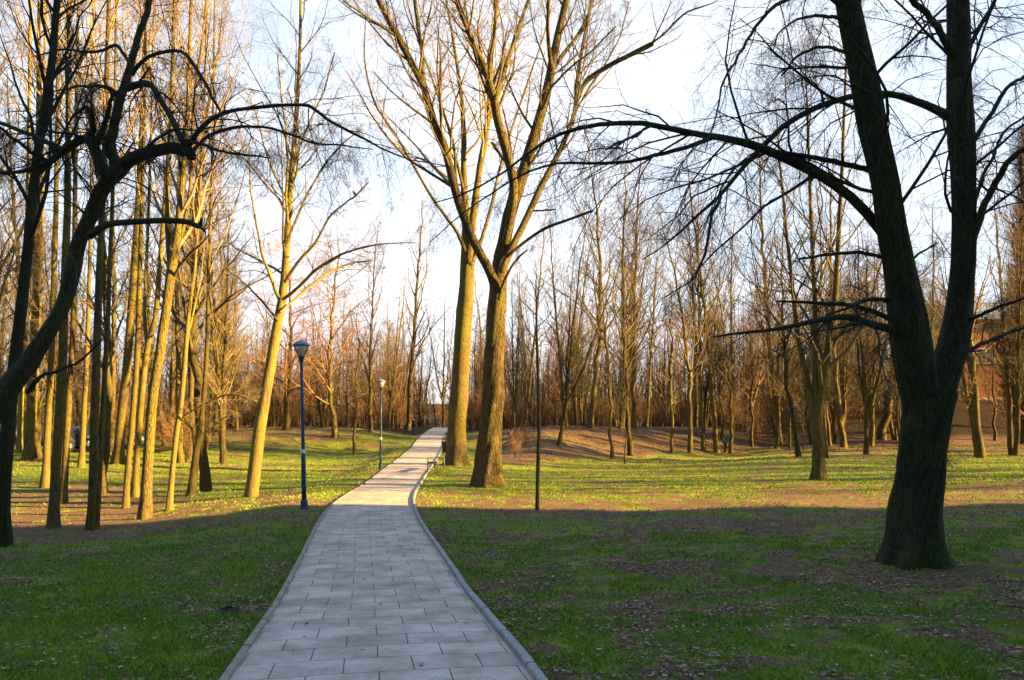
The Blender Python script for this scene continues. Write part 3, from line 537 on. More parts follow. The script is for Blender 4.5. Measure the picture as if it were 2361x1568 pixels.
a_tr = below(lim([(1050, 1078, 44), (1053, 1000, 42), (1060, 900, 41), (1066, 800, 39), (1071, 720, 37), (1076, 640, 34), (1079, 570, 32), (1076, 510, 22), (1070, 430, 16), (1068, 302, 12), (1063, 216, 9), (1048, 110, 7), (1029, 5, 5)], Ya, Ya + 2, 4, 42, 0.02))
AL = [
 lim([(1079, 600, 20.2), (1086, 540, 18.5), (1096, 460, 16.8), (1106, 390, 15.1), (1115, 339, 15.1), (1124, 280, 13.4), (1129, 230, 12.6), (1133, 123, 10.9), (1147, 5, 9.2)], Ya, Ya + 2, 4, 30),
 lim([(1072, 580, 10.1), (1055, 538, 8.4), (1028, 498, 7.6), (995, 453, 6.7), (955, 385, 5.9), (917, 319, 5.9), (888, 278, 5.0), (865, 241, 5.0), (848, 190, 4.2), (839, 129, 3.4), (842, 60, 2.5)], Ya, Ya - 3, 1.5, 30),
 lim([(1085, 610, 10.1), (1100, 580, 9.2), (1120, 520, 8.4), (1134, 470, 7.6), (1150, 400, 6.7), (1172, 320, 5.9), (1200, 240, 5.0), (1230, 150, 4.2), (1260, 60, 3.4)], Ya + 0.3, Ya + 4, 2, 30),
 lim([(1068, 440, 7.6), (1050, 360, 6.7), (1035, 300, 6.7), (1010, 220, 5.9), (985, 150, 5.0), (960, 80, 4.2), (940, 10, 3.4)], Ya + 0.5, Ya + 2, 2),
 lim([(1074, 520, 8.4), (1056, 450, 7.6), (1050, 400, 6.7), (1046, 330, 5.0), (1020, 250, 4.2)], Ya, Ya - 1.5, 2),
]
make_tree('park_tree', 'moss-yellow trunk by the path bend, farther of the centre pair', [a_tr], AL, seed=6, lk_a=34, lk_up=1.5, bmat=M_MOSSY, tmat=M_TWP,
          flare=0.5, fh=0.55, sides=32, rough=0.07, k1=12, t0=0.45, a1=35, l1=0.2, k2=6, k3=5, k4=3, rmin=0.004, limb_kids=(3.0, 6, 4), up=0.10, wander=0.10, lk_l=0.28, lk_t0=0.3)
# leaning tree left of the path
Yc = hit(575, 1146)[1]
c_tr = below(lim([(577, 1150, 30), (584, 1100, 29), (597, 1000, 28), (610, 920, 26), (624, 840, 24), (640, 745, 22), (650, 690, 20), (657, 620, 17), (665, 500, 15), (672, 400, 13), (681, 300, 11), (687, 200, 9), (691, 100, 7), (693, 0, 6)], Yc, Yc + 0.6, 2.5, 44, 0.01))
CL = [
 lim([(643, 690, 9), (628, 650, 8), (610, 605, 7), (598, 560, 6), (588, 500, 5), (578, 440, 4), (574, 360, 3)], Yc, Yc - 1),
 lim([(652, 690, 8), (690, 660, 7), (730, 620, 7), (780, 590, 6), (830, 572, 5), (890, 562, 3), (960, 560, 2)], Yc, Yc - 2),
 lim([(656, 650, 8), (690, 600, 7), (730, 555, 6), (760, 500, 5), (800, 465, 4), (818, 452, 4), (850, 420, 3)], Yc, Yc - 1),
 lim([(646, 720, 7), (680, 690, 6), (740, 640, 6), (800, 610, 5), (860, 600, 3)], Yc, Yc + 1.5),
 lim([(662, 560, 7), (685, 500, 6), (712, 440, 5), (745, 385, 5), (790, 330, 4), (830, 300, 2)], Yc, Yc + 1),
 lim([(664, 520, 7), (660, 460, 6), (662, 380, 6), (660, 310, 5), (648, 220, 4), (640, 120, 3)], Yc, Yc - 0.6),
 lim([(672, 410, 6), (690, 340, 5), (710, 290, 5), (745, 210, 4), (770, 120, 3)], Yc, Yc + 0.8),
 lim([(640, 740, 6), (600, 690, 5), (560, 650, 4), (520, 620, 3)], Yc, Yc + 1.2),
 lim([(668, 470, 5), (640, 420, 5), (610, 340, 4), (590, 260, 3), (560, 200, 2)], Yc, Yc - 0.8),
]
make_tree('park_tree', 'leaning smooth-barked tree standing alone between the left wood and the blue lamp post', [c_tr], CL, seed=8, bmat=M_SMOOTH, tmat=M_TW,
          flare=0.25, fh=0.3, sides=22, rough=0.03, k1=22, t0=0.42, a1=45, l1=0.2, k2=7, k3=6, k4=3, rmin=0.0025, limb_kids=(5, 5, 4), up=0.05, lk_l=0.3, rf1=0.4)
# dark crooked willow leaning in from the left
Yw = 12.0; wb = P3(-130, 1240, Yw); wb[2] = float(gh(wb[0], Yw))
w_tr = below(lim([(-130, 1262, 60), (-110, 1150, 55), (-60, 1030, 51), (0, 930, 53), (48, 855, 43), (98, 780, 37), (140, 705, 33), (163, 630, 31), (178, 560, 30), (203, 497, 30), (238, 437, 30), (262, 392, 27), (256, 345, 23), (264, 300, 20), (281, 215, 19), (298, 150, 16), (318, 90, 14), (335, 45, 13), (345, 0, 12)], Yw, Yw + 0.6, 2.0, 60, 0.028))
WL = [
 lim([(205, 545, 18), (235, 522, 17), (270, 514, 15), (330, 510, 14), (390, 508, 14), (430, 512, 13), (458, 522, 12), (462, 516, 9), (465, 504, 6)], Yw, Yw - 0.6, 0, 24, 0.004),
 lim([(455, 520, 8), (466, 528, 6), (474, 536, 4)], Yw - 0.6, Yw - 0.6, 0, 6, 0),
 lim([(255, 405, 34), (278, 388, 32), (305, 365, 30), (345, 350, 28), (385, 340, 27), (420, 345, 28), (442, 360, 24)], Yw, Yw - 1.2, 0, 20, 0.02),
 lim([(430, 340, 14), (440, 322, 12), (470, 290, 11), (500, 268, 10), (540, 254, 9), (590, 250, 9), (650, 244, 8), (705, 243, 8), (728, 252, 8), (760, 280, 7), (820, 312, 6), (880, 342, 4), (950, 368, 3), (1040, 385, 2)], Yw - 1.1, Yw - 2.5),
 lim([(440, 355, 9), (460, 328, 8), (500, 306, 8), (560, 292, 7), (610, 292, 6), (660, 308, 6), (720, 330, 5), (790, 335, 4), (860, 345, 2)], Yw - 1.2, Yw - 0.2),
 lim([(425, 322, 8), (470, 335, 7), (520, 352, 6), (570, 358, 5), (620, 362, 3)], Yw - 1.2, Yw - 2.0),
 lim([(292, 205, 16), (320, 194, 16), (345, 196, 15), (365, 225, 14), (385, 255, 13), (400, 290, 13), (415, 315, 14), (440, 350, 16)], Yw, Yw - 1.2, 0, 22, 0.015),
 lim([(305, 172, 10), (325, 145, 9), (355, 125, 8), (395, 117, 8), (425, 125, 8), (450, 155, 8), (470, 190, 8), (488, 225, 7), (505, 255, 6)], Yw, Yw - 0.9),
 lim([(240, 400, 30), (222, 350, 26), (205, 325, 22), (185, 322, 20), (150, 345, 17), (125, 365, 14), (95, 385, 12), (50, 395, 9), (-20, 400, 7)], Yw, Yw + 1.0),
 lim([(212, 322, 16), (214, 290, 13), (208, 262, 12), (198, 250, 10), (180, 258, 7), (162, 274, 5)], Yw + 0.3, Yw - 0.2),
 lim([(225, 330, 14), (240, 290, 12), (252, 250, 10), (258, 215, 8)], Yw, Yw - 0.5),
 lim([(150, 345, 14), (110, 330, 12), (70, 310, 10), (20, 290, 9), (-60, 260, 7)], Yw + 0.7, Yw + 1.5),
 lim([(110, 372, 10), (70, 350, 9), (30, 318, 8), (-20, 280, 7)], Yw + 0.9, Yw),
 lim([(280, 220, 18), (262, 212, 14), (240, 198, 9), (210, 198, 7), (170, 200, 5), (110, 215, 3)], Yw, Yw - 0.7),
 lim([(62, 905, 12), (90, 872, 9), (130, 856, 7), (170, 842, 6), (205, 815, 5), (235, 780, 3)], Yw, Yw - 0.9),
 lim([(298, 150, 8), (270, 105, 8), (235, 118, 7), (200, 120, 6), (150, 115, 5), (80, 130, 3)], Yw, Yw + 0.6),
 lim([(330, 355, 8), (350, 330, 7), (400, 300, 6), (450, 300, 4), (520, 290, 3)], Yw - 0.6, Yw - 1.4),
]
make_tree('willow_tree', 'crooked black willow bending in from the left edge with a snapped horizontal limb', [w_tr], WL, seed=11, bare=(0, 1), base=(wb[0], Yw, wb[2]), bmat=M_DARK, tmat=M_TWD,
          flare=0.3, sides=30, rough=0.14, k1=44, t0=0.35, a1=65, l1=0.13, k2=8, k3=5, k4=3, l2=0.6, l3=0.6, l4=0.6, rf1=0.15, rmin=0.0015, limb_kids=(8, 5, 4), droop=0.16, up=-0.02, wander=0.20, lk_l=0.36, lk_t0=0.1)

# trunks of the left wood, each where it stands
def wood_tree(label, stems, seed, ext=6, bmat=M_SMOOTH, tmat=M_TWP, t0=0.5, Y=None, limbs=(), **kw):
    bx, by = stems[0][0][0], stems[0][0][1]
    Y = hit(bx, by)[1] if Y is None else Y
    S = [lim(s, Y, Y + (0.0 if i == 0 else 0.5), ext, 26, 0.012) for i, s in enumerate(stems)]
    S[0] = below(S[0], 0.15)
    P0 = S[0][0][0].copy(); P0[2] = float(gh(P0[0], P0[1]))
    Ls = [lim(l, Y, Y + d, 0, 18, 0.01) for l, d in limbs]
    a = dict(flare=0.38, fh=0.25, sides=14, rough=0.03, k1=20, a1=32, l1=0.2, k2=6, k3=5, k4=3, rmin=0.003, up=0.12); a.update(kw)
    return make_tree('woodland_tree', label, S, Ls, seed=seed, base=P0, bmat=bmat, tmat=tmat, t0=t0, **a)
wood_tree('dark mossy trunk at the far left edge rising behind the crooked willow', [[(0, 1246, 38), (6, 1100, 33), (20, 950, 29), (40, 780, 26), (58, 620, 23), (72, 480, 21), (86, 360, 19), (104, 240, 19), (118, 150, 17), (130, 5, 14)]], 21, bmat=M_DARK, tmat=M_TWD, Y=15.0, t0=0.35, rmin=0.002)
wood_tree('short-looking lit trunk with an orange foot near the left edge', [[(45, 1044, 13), (47, 960, 12), (52, 800, 11), (60, 600, 10), (66, 300, 8), (70, 5, 6)]], 22)
wood_tree('dark thick trunk behind the two yellow ones near the left edge', [[(64, 1062, 21), (70, 960, 20), (78, 800, 17), (84, 600, 15), (88, 300, 11), (90, 5, 8)]], 23, bmat=M_WOOD, tmat=M_TW)
wood_tree('slim yellow trunk just right of the dark one near the left edge', [[(76, 1047, 9), (80, 960, 9), (84, 850, 8), (95, 600, 7), (100, 300, 6), (104, 5, 4)]], 24)
wood_tree('straight yellow trunk fourth from the left edge', [[(103, 1124, 17), (108, 1000, 15), (116, 860, 14), (122, 700, 12), (128, 480, 11), (132, 250, 9), (136, 5, 7)]], 25)
wood_tree('brown-footed trunk nearest the shade line on the far left', [[(123, 1217, 22), (130, 1050, 21), (140, 880, 20), (148, 700, 18), (155, 480, 15), (158, 250, 12), (160, 5, 10)]], 26, bmat=M_MOSSY)
wood_tree('trunk with a dark lower half close behind the brown-footed one', [[(145, 1160, 16), (152, 1040, 15), (160, 900, 14), (168, 760, 12), (172, 500, 10), (176, 250, 8), (180, 5, 6)]], 27, bmat=M_WOOD)
wood_tree('orange-footed trunk standing in front of the parked cars', [[(186, 1078, 13), (192, 960, 12), (198, 850, 11), (204, 700, 9), (210, 400, 7), (214, 5, 5)]], 28)
wood_tree('dark near trunk with a lit yellow twin stem splitting off at its foot', [[(211, 1221, 24), (216, 1080, 22), (218, 940, 19), (224, 760, 17), (230, 600, 15), (240, 350, 12), (250, 5, 9)], [(224, 1200, 12), (232, 1040, 12), (241, 880, 11), (249, 740, 10), (253, 600, 9), (262, 350, 7), (268, 5, 5)]], 29, bmat=M_WOOD)
wood_tree('dark leaning trunk right of the parked cars', [[(270, 1070, 23), (280, 960, 21), (291, 860, 19), (302, 720, 17), (312, 580, 16), (322, 400, 13), (330, 200, 10), (336, 5, 8)]], 30, bmat=M_WOOD, tmat=M_TW)
wood_tree('slim yellow trunk left of the close-set pair in the left wood', [[(289, 1172, 14), (296, 1060, 13), (305, 960, 13), (314, 840, 12), (320, 700, 11), (326, 480, 9), (332, 250, 7), (338, 5, 6)]], 31)
wood_tree('lit trunk forking high, right of the close-set pair in the left wood', [[(310, 1146, 15), (318, 1020, 14), (328, 890, 14), (342, 790, 13), (358, 735, 12), (366, 640, 11), (380, 450, 9), (392, 250, 7), (400, 5, 6)], [(338, 810, 8), (334, 740, 8), (336, 640, 7), (345, 420, 6), (350, 200, 4)]], 32)
wood_tree('thick bright trunk leaning right at the front of the left wood', [[(333, 1196, 25), (338, 1100, 24), (345, 1000, 23), (354, 900, 22), (366, 830, 22), (377, 750, 21), (387, 680, 20), (396, 610, 22), (406, 560, 17), (420, 430, 13), (430, 300, 10), (436, 150, 8), (440, 5, 6)],
    [(394, 640, 12), (388, 560, 12), (386, 420, 10), (394, 280, 9), (398, 150, 8), (402, 5, 6)], [(400, 600, 10), (424, 520, 9), (438, 420, 8), (446, 250, 7), (470, 60, 5)]], 33, bmat=M_MOSSY, limbs=[([(398, 640, 7), (420, 605, 6), (455, 570, 5), (478, 548, 3)], -0.8)], rough=0.05)
wood_tree('slender pale trunk leaning right with an arching bare shoot low on it', [[(388, 1177, 13), (396, 1080, 12), (406, 1000, 12), (415, 940, 12), (424, 850, 11), (432, 760, 10), (440, 680, 9), (450, 600, 8), (460, 450, 7), (470, 250, 5), (476, 5, 4)]], 34,
    limbs=[([(414, 972, 4), (430, 955, 4), (460, 938, 4), (484, 926, 4), (510, 914, 4), (530, 910, 4), (555, 912, 4), (592, 926, 3)], -0.8), ([(430, 780, 5), (445, 720, 5), (462, 640, 4), (470, 560, 3)], 0.3)])
wood_tree('half-dark trunk in front of the left mound with a hooked side branch', [[(439, 1144, 19), (446, 1090, 17), (454, 1030, 15), (464, 960, 12), (472, 880, 10), (478, 760, 9), (482, 600, 8), (490, 350, 6), (495, 5, 4)]], 35,
    limbs=[([(449, 1060, 8), (446, 1000, 7), (440, 985, 7), (430, 970, 6), (425, 950, 5)], -0.4), ([(470, 1000, 4), (500, 975, 4), (525, 958, 3), (562, 936, 2)], -0.7)])

# young tree with a thin dark pole right of the path
Yy = hit(1238, 1176)[1]
make_tree('young_tree', 'thin dark pole-like young tree at the edge of the shade right of the path',
          [below(lim([(1238, 1180, 9), (1241, 1060, 9), (1243, 960, 8), (1240, 860, 7), (1237, 780, 6), (1236, 700, 4)], Yy, Yy, 1.0, 24, 0.006), 0.1)], [], seed=41, bmat=M_DARK, tmat=M_TWD, flare=0.25, fh=0.15, sides=12, k1=12, t0=0.45, a1=42, l1=0.16, k2=4, k3=3, k4=0, rmin=0.0018)

# ------------------------------------------------------------------ woodland prototypes and their copies
def proto(name, kind, seed):
    rng = np.random.default_rng(seed); z = np.zeros
    if kind == 'straight':
        H = rng.uniform(17, 21); n = 22; t = np.linspace(0, 1, n); bend = rng.normal(0, 0.35, 2)
        P = np.stack([bend[0] * np.sin(t * 3) + rng.normal(0, .04, n), bend[1] * np.sin(t * 2.4) + rng.normal(0, .04, n), t * H - 0.2], -1); P[0, :2] = 0
        S = [(P, 0.17 * (1 - 0.93 * t ** 1.1) + 0.008)]; kw = dict(k1=int(rng.integers(20, 32)), t0=rng.uniform(0.2, 0.42), a1=rng.uniform(30, 58), l1=rng.uniform(0.18, 0.26), k2=7, k3=5, k4=3, up=0.14)
    elif kind == 'forked':
        H = rng.uniform(13, 17); S = []; m = rng.integers(2, 4); z0 = rng.uniform(0.6, 4.5)
        for i in range(m):
            n = 20; t = np.linspace(0, 1, n); a = rng.random() * 6.28 + i * 2.4; sp = rng.uniform(0.9, 2.4)
            hz = t * H * rng.uniform(0.8, 1); o = sp * np.clip((hz - z0) / (H - z0), 0, 1) ** 0.75
            P = np.stack([o * math.cos(a) + rng.normal(0, .03, n), o * math.sin(a) + rng.normal(0, .03, n), hz - 0.2], -1); P[0, :2] = 0
            S.append((P, (0.16 if i == 0 else 0.12) * (1 - 0.93 * t ** 0.9) + 0.006))
        kw = dict(k1=20, t0=0.22, a1=42, l1=0.22, k2=7, k3=5, k4=3, up=0.09)
    elif kind == 'thin':
        H = rng.uniform(7, 10); n = 16; t = np.linspace(0, 1, n)
        P = np.stack([rng.normal(0, .05, n) + 0.3 * t ** 2, rng.normal(0, .05, n), t * H - 0.1], -1); P[0, :2] = 0
        S = [(P, 0.055 * (1 - 0.9 * t) + 0.003)]; kw = dict(k1=20, t0=0.2, a1=42, l1=0.2, k2=6, k3=4, k4=0, up=0.08)
    elif kind == 'spreading':
        H = rng.uniform(10, 13); n = 18; t = np.linspace(0, 1, n); S = []
        P = np.stack([0.4 * np.sin(t * 4) + rng.normal(0, .05, n), 0.4 * np.sin(t * 3) + rng.normal(0, .05, n), t * H - 0.2], -1); P[0, :2] = 0
        S.append((P, 0.17 * (1 - 0.93 * t ** 0.8) + 0.006)); kw = dict(k1=26, t0=0.16, a1=58, l1=0.42, k2=9, k3=6, k4=4, up=0.07, wander=0.2)
    elif kind == 'shrub':
        S = []
        for i in range(9):
            n = 10; t = np.linspace(0, 1, n); a = i * 2.4 + rng.random(); sp = rng.uniform(0.3, 1.3); H = rng.uniform(2.0, 3.6)
            P = np.stack([sp * t ** 1.3 * math.cos(a), sp * t ** 1.3 * math.sin(a), t * H - 0.05], -1) + rng.normal(0, .025, (n, 3)); S.append((P, 0.018 * (1 - 0.85 * t) + 0.002))
        kw = dict(k1=10, t0=0.15, a1=40, l1=0.35, k2=6, k3=4, k4=0, up=0.05, flare=0)
    elif kind == 'column':
        H = 26; n = 26; t = np.linspace(0, 1, n); P = np.stack([rng.normal(0, .04, n), rng.normal(0, .04, n), t * H - 0.2], -1); P[0, :2] = 0
        S = [(P, 0.32 * (1 - 0.95 * t) + 0.01)]; kw = dict(k1=170, t0=0.03, a1=22, l1=0.13, k2=10, k3=6, k4=4, up=0.35)
    red = kind in ('spreading', 'shrub', 'column')
    lab = dict(sides=8 if kind != 'straight' else 10, rmin=0.005, flare=0.3); lab.update(kw)
    r = make_tree(name, 'x', S, [], seed=seed, base=(0, 0, 0), bmat=M_WOOD, tmat=M_TWR if red else M_TW, **lab)
    return r
PR = {k: [proto('shrub' if k == 'shrub' else 'woodland_tree', k, 100 + i * 7 + j) for j in range(n)] for i, (k, n) in enumerate([('straight', 5), ('forked', 4), ('thin', 3), ('spreading', 3), ('shrub', 3), ('column', 1)])}
PRAD = {'straight': 0.17, 'forked': 0.18, 'thin': 0.055, 'spreading': 0.17, 'shrub': 1, 'column': 0.32}
_used = set(); rp = np.random.default_rng(9)
def put(kind, x, y, sc=1.0, lean=(0, 0), label=None, group=None, rz=None, cat=None, j=None, z=None):
    lst = PR[kind]; pr = lst[j if j is not None else int(rp.integers(len(lst)))]
    zz = float(gh(x, y)) if z is None else z; rz = rp.random() * 6.28 if rz is None else rz
    R = (Matrix.Rotation(lean[0], 3, 'Y') @ Matrix.Rotation(lean[1], 3, 'X') @ Matrix.Rotation(rz, 3, 'Z')).to_euler()
    if pr.name not in _used: _used.add(pr.name); r = pr; r.location = (x, y, zz); r.rotation_euler = R; r.scale = (sc, sc, sc) if np.isscalar(sc) else sc
    else: r = dup(pr, (x, y, zz), R, sc)
    r['label'] = label; r['category'] = cat or ('shrub' if kind == 'shrub' else 'tree')
    if group: r['group'] = group
    elif 'group' in r: del r['group']
    return r
def put_px(kind, px, py, wpx, label, top=None, Y=None, **k):
    """wpx: trunk width in the frame; top: column reached 300 rows higher"""
    x, Yh = hit(px, py); Y = Y or Yh; x = (px - CX) / F * Y
    s = (wpx * 0.5 * Y / F) / PRAD[kind] if kind != 'shrub' else wpx
    s = min(max(s, 0.45), 2.0); lean = math.atan2((top - px), 300.0) if top is not None else 0
    hs = min(max(s, 0.8), 1.25) if kind != 'shrub' else s
    return put(kind, x, Y, (s, s, hs), (lean, 0), label, **k)
# right wood
Ym = hit(1886, 1105)[1]
wood_tree('bent lit trunk at the front of the right wood, forking at waist height', [[(1886, 1106, 32), (1887, 1060, 28), (1886, 1010, 26), (1882, 975, 26), (1892, 920, 20), (1902, 850, 18), (1914, 780, 16), (1924, 700, 13), (1930, 600, 11), (1938, 450, 9), (1944, 300, 7), (1950, 150, 5)],
    [(1880, 990, 18), (1868, 920, 14), (1856, 850, 12), (1840, 780, 10), (1828, 680, 9), (1815, 560, 7), (1800, 400, 5)], [(1884, 970, 16), (1878, 880, 13), (1880, 780, 12), (1876, 650, 10), (1870, 500, 8), (1862, 300, 6)]], 51, ext=3, bmat=M_MOSSY, tmat=M_TW, t0=0.3, k1=22, a1=42, l1=0.25, rmin=0.004, rough=0.07, sides=18)
T = [('straight', 1841, 1053, 11, 'trunk just left of the bent forking tree in the right wood', 1828), ('straight', 1797, 1031, 13, 'leaning lit trunk at the end of the centre mound', 1780),
     ('forked', 1905, 1057, 9, 'slim trunk close behind the bent forking tree', 1890), ('straight', 1945, 1031, 13, 'dark trunk with a lit foot right of the bent forking tree', 1935),
     ('thin', 1923, 1022, 8, 'thin stem between the bent tree and the dark-footed trunk', 1920), ('forked', 1995, 1048, 12, 'curvy low-branching tree midway to the big dark tree', 2005),
     ('straight', 2032, 1014, 24, 'thick trunk before the shaded bank, left of the big dark tree', 2034), ('thin', 2067, 1015, 7, 'thin leaning stem tucked beside the big dark tree', 2050),
     ('straight', 2262, 1056, 16, 'lit trunk just right of the big dark tree', 2250), ('forked', 2252, 1054, 12, 'leaning twin of the lit trunk right of the big dark tree', 2215),
     ('thin', 2293, 1016, 9, 'thin lit stem in front of the brick building', 2290), ('straight', 2333, 1049, 12, 'trunk leaning left near the right edge', 2310), ('forked', 2340, 1050, 13, 'lit trunk leaning right at the right edge', 2358),
     ('thin', 1733, 1030, 8, 'thin stem in the gap right of the centre mound', 1735), ('straight', 1684, 1046, 9, 'trunk leaning left at the right end of the centre mound', 1650), ('thin', 1672, 1044, 7, 'thin bent stem at the right end of the centre mound', 1640),
     ('straight', 1652, 1043, 12, 'dark leaning trunk on the right part of the centre mound', 1620), ('straight', 1621, 1040, 10, 'dark upright trunk right of the leaning one on the centre mound', 1618),
     ('straight', 1590, 1044, 11, 'trunk leaning left across the sunlit centre mound', 1548), ('thin', 1550, 1043, 9, 'dark slim trunk on the sunlit face of the centre mound', 1540), ('straight', 1454, 1051, 13, 'half-lit straight trunk at the foot of the centre mound', 1448),
     ('thin', 1409, 1057, 8, 'short thin lit stem at the foot of the centre mound', 1404), ('thin', 1442, 1071, 4, 'very thin sapling on the bright grass before the centre mound', 1436), ('forked', 1287, 1028, 12, 'lit tree leaning right on the shaded part of the centre mound', 1345),
     ('straight', 1358, 987, 14, 'thick trunk with a bright foot on top of the centre mound', 1352), ('forked', 1431, 987, 13, 'crooked bright yellow trunk on top of the centre mound', 1450), ('straight', 1603, 984, 10, 'bright trunk on the crest above the mound shadows', 1590),
     ('forked', 1183, 1030, 8, 'low crooked tree beside the nearer centre tree', 1195), ('straight', 1096, 985, 10, 'orange-footed trunk seen between the centre pair', 1092),
     ('straight', 855, 995, 9, 'dark slim trunk left of the second lamp post', 864), ('straight', 939, 992, 12, 'green mossy trunk beside the third lamp post', 962), ('thin', 818, 1050, 7, 'thin bright yellow sapling left of the second lamp post', 816),
     ('spreading', 773, 1008, 14, 'bushy russet tree on the left mound', 770), ('spreading', 904, 985, 16, 'dark broad tree on the crest left of the path end', 904), ('spreading', 657, 992, 14, 'mossy tree on the mound behind the leaning tree', 655),
     ('straight', 500, 985, 12, 'lit trunk behind the hooked branch on the left', 515), ('straight', 540, 985, 11, 'second lit trunk on the left end of the mound', 548), ('forked', 1022, 982, 8, 'slim trunk right beside the far end of the path', 1018)]
for k, a, b_, wd, lb, tp in T: put_px(k, a, b_, wd, lb, tp)
put('column', (2356 - CX) / F * 58, 58, (1.45, 1.45, 0.92), (0, 0), 'columnar russet poplar at the right edge')
# the rest of the woods
def scatter(n, u0, u1, y0, y1, kinds, wts, group, labels, smin=0.6, smax=1.2, avoid=2.1, leans=0.09, seed=1):
    r = np.random.default_rng(seed); placed = []; c = 0; tries = 0
    while c < n and tries < n * 30:
        tries += 1; y = math.sqrt(r.uniform(y0 ** 2, y1 ** 2)); u = r.uniform(u0, u1); x = (u - CX) / F * y
        if abs(float(pdist(np.array(x), np.array(y)))) < avoid: continue
        if any((x - a) ** 2 + (y - b) ** 2 < 1.0 for a, b in placed): continue
        placed.append((x, y)); k = kinds[int(r.choice(len(kinds), p=wts))]; s = r.uniform(smin, smax)
        ln_ = r.normal(0, leans); o = put(k, x, y, s, (ln_, r.normal(0, leans)), labels[k], group); SC.append((o, k, u, y, s, ln_, group)); c += 1
SC = []
LB = lambda where: {'straight': 'straight slim bare tree ' + where, 'forked': 'forked bare tree ' + where, 'thin': 'thin bare young tree ' + where, 'spreading': 'broad twiggy russet tree ' + where, 'shrub': 'leafless twiggy shrub ' + where}
scatter(74, 1150, 2200, 60, 105, ['straight', 'forked', 'thin', 'spreading'], [.34, .3, .2, .16], 'bare trees of the wood behind the mound and bank', LB('in the wood behind the mound and bank'), seed=2)
scatter(16, 1750, 2190, 50, 62, ['straight', 'forked', 'thin'], [.45, .3, .25], 'bare trees along the foot of the shaded bank', LB('along the foot of the shaded bank'), 0.6, 0.95, seed=3)
scatter(50, 480, 1150, 62, 108, ['straight', 'forked', 'thin', 'spreading'], [.2, .3, .15, .35], 'bare trees of the wood at the end of the path', LB('in the wood at the end of the path'), 0.6, 0.95, avoid=4, seed=4)
scatter(56, -120, 520, 26, 75, ['straight', 'forked', 'thin'], [.55, .25, .2], 'bare trees deep in the left wood', LB('deep in the left wood'), 0.7, 1.05, leans=0.04, seed=5)
scatter(34, 420, 2400, 62, 82, ['shrub'], [1], 'bushes under the far woods', LB('under the far woods'), 0.8, 1.5, avoid=3, seed=6)
scatter(8, 240, 470, 40, 60, ['shrub'], [1], 'bushes at the left end of the mound', LB('at the left end of the mound'), 0.7, 1.2, seed=7)
for i_, (k_, x_, y_, s_, lb) in enumerate([('spreading', -8.6, 119.5, 0.6, 'broad russet tree closing the view straight beyond the end of the path'), ('shrub', -10.6, 118, 1.3, 'shrub left of where the path drops from sight'), ('shrub', -7.4, 118.5, 1.4, 'shrub right of where the path drops from sight'),
        ('forked', -12.0, 121, 0.6, 'small forked tree left beyond the end of the path'), ('shrub', -9.2, 121, 1.6, 'tall shrub straight beyond the end of the path'), ('forked', -6.4, 122, 0.55, 'small forked tree right beyond the end of the path'), ('shrub', -5.6, 119, 1.5, 'shrub farthest right beyond the end of the path')]):
    put(k_, x_, y_, s_, (0, 0), lb)
for a, b_, s, lb in [(1187, 1058, 0.42, 'pale low shrub on the shaded slope beside the nearer centre tree'), (1212, 1030, 0.45, 'small brown bush behind the thin dark young tree')]: put_px('shrub', a, b_, s, lb)
MARKS = [(-200, 'near the far left edge'), (150, 'behind the parked cars'), (280, 'behind the close-set yellow pair'), (400, 'behind the arching bare shoot'), (500, 'behind the mound left end'), (590, 'behind the leaning lone tree'), (680, 'behind the blue lamp post'), (770, 'behind the bushy russet tree'), (870, 'behind the second lamp post'),
 (950, 'behind the path end'), (1035, 'behind the farther centre tree'), (1110, 'behind the nearer centre tree'), (1190, 'behind the thin dark young tree'), (1290, 'behind the centre mound left half'), (1410, 'behind the centre mound middle'), (1530, 'behind the centre mound right half'), (1650, 'above the mound end'),
 (1760, 'left of the bent forking tree'), (1860, 'behind the bent forking tree'), (1960, 'right of the bent forking tree'), (2060, 'behind the big dark tree'), (2190, 'right of the big dark tree'), (2290, 'by the brick building')]
ORD = ['leftmost', 'second from left', 'third from left', 'fourth from left', 'fifth from left', 'sixth from left', 'seventh from left', 'eighth from left', 'ninth from left', 'tenth from left', 'eleventh from left', 'twelfth from left', 'thirteenth from left', 'fourteenth from left', 'fifteenth from left', 'sixteenth from left', 'seventeenth from left', 'eighteenth from left', 'nineteenth from left', 'twentieth from left', 'twenty-first from left', 'twenty-second from left', 'twenty-third from left', 'twenty-fourth from left', 'twenty-fifth from left', 'twenty-sixth from left', 'twenty-seventh from left', 'twenty-eighth from left', 'twenty-ninth from left', 'thirtieth from left', 'thirty-first from left', 'thirty-second from left', 'thirty-third from left']
KN = {'straight': 'straight', 'forked': 'forked', 'thin': 'thin young', 'spreading': 'broad russet', 'shrub': 'twiggy'}
bk_ = {}
for rec in SC:
    o, k, u, y, s_, ln_, gp = rec; mk = [m for a, m in MARKS if a <= u][-1]
    lean = 'leaning right ' if ln_ > 0.045 else ('leaning left ' if ln_ < -0.045 else 'upright ')
    bk_.setdefault((lean if k != 'shrub' else '') + KN[k] + (' shrub ' if k == 'shrub' else ' bare tree ') + mk, []).append(rec)
for key, lst in bk_.items():
    lst.sort(key=lambda q: q[2])
    for i, q in enumerate(lst): q[0]['label'] = (ORD[min(i, 15)] + ' ' if len(lst) > 1 else '') + key + ('' if q[3] < 82 or q[1] == 'shrub' else ', farther')
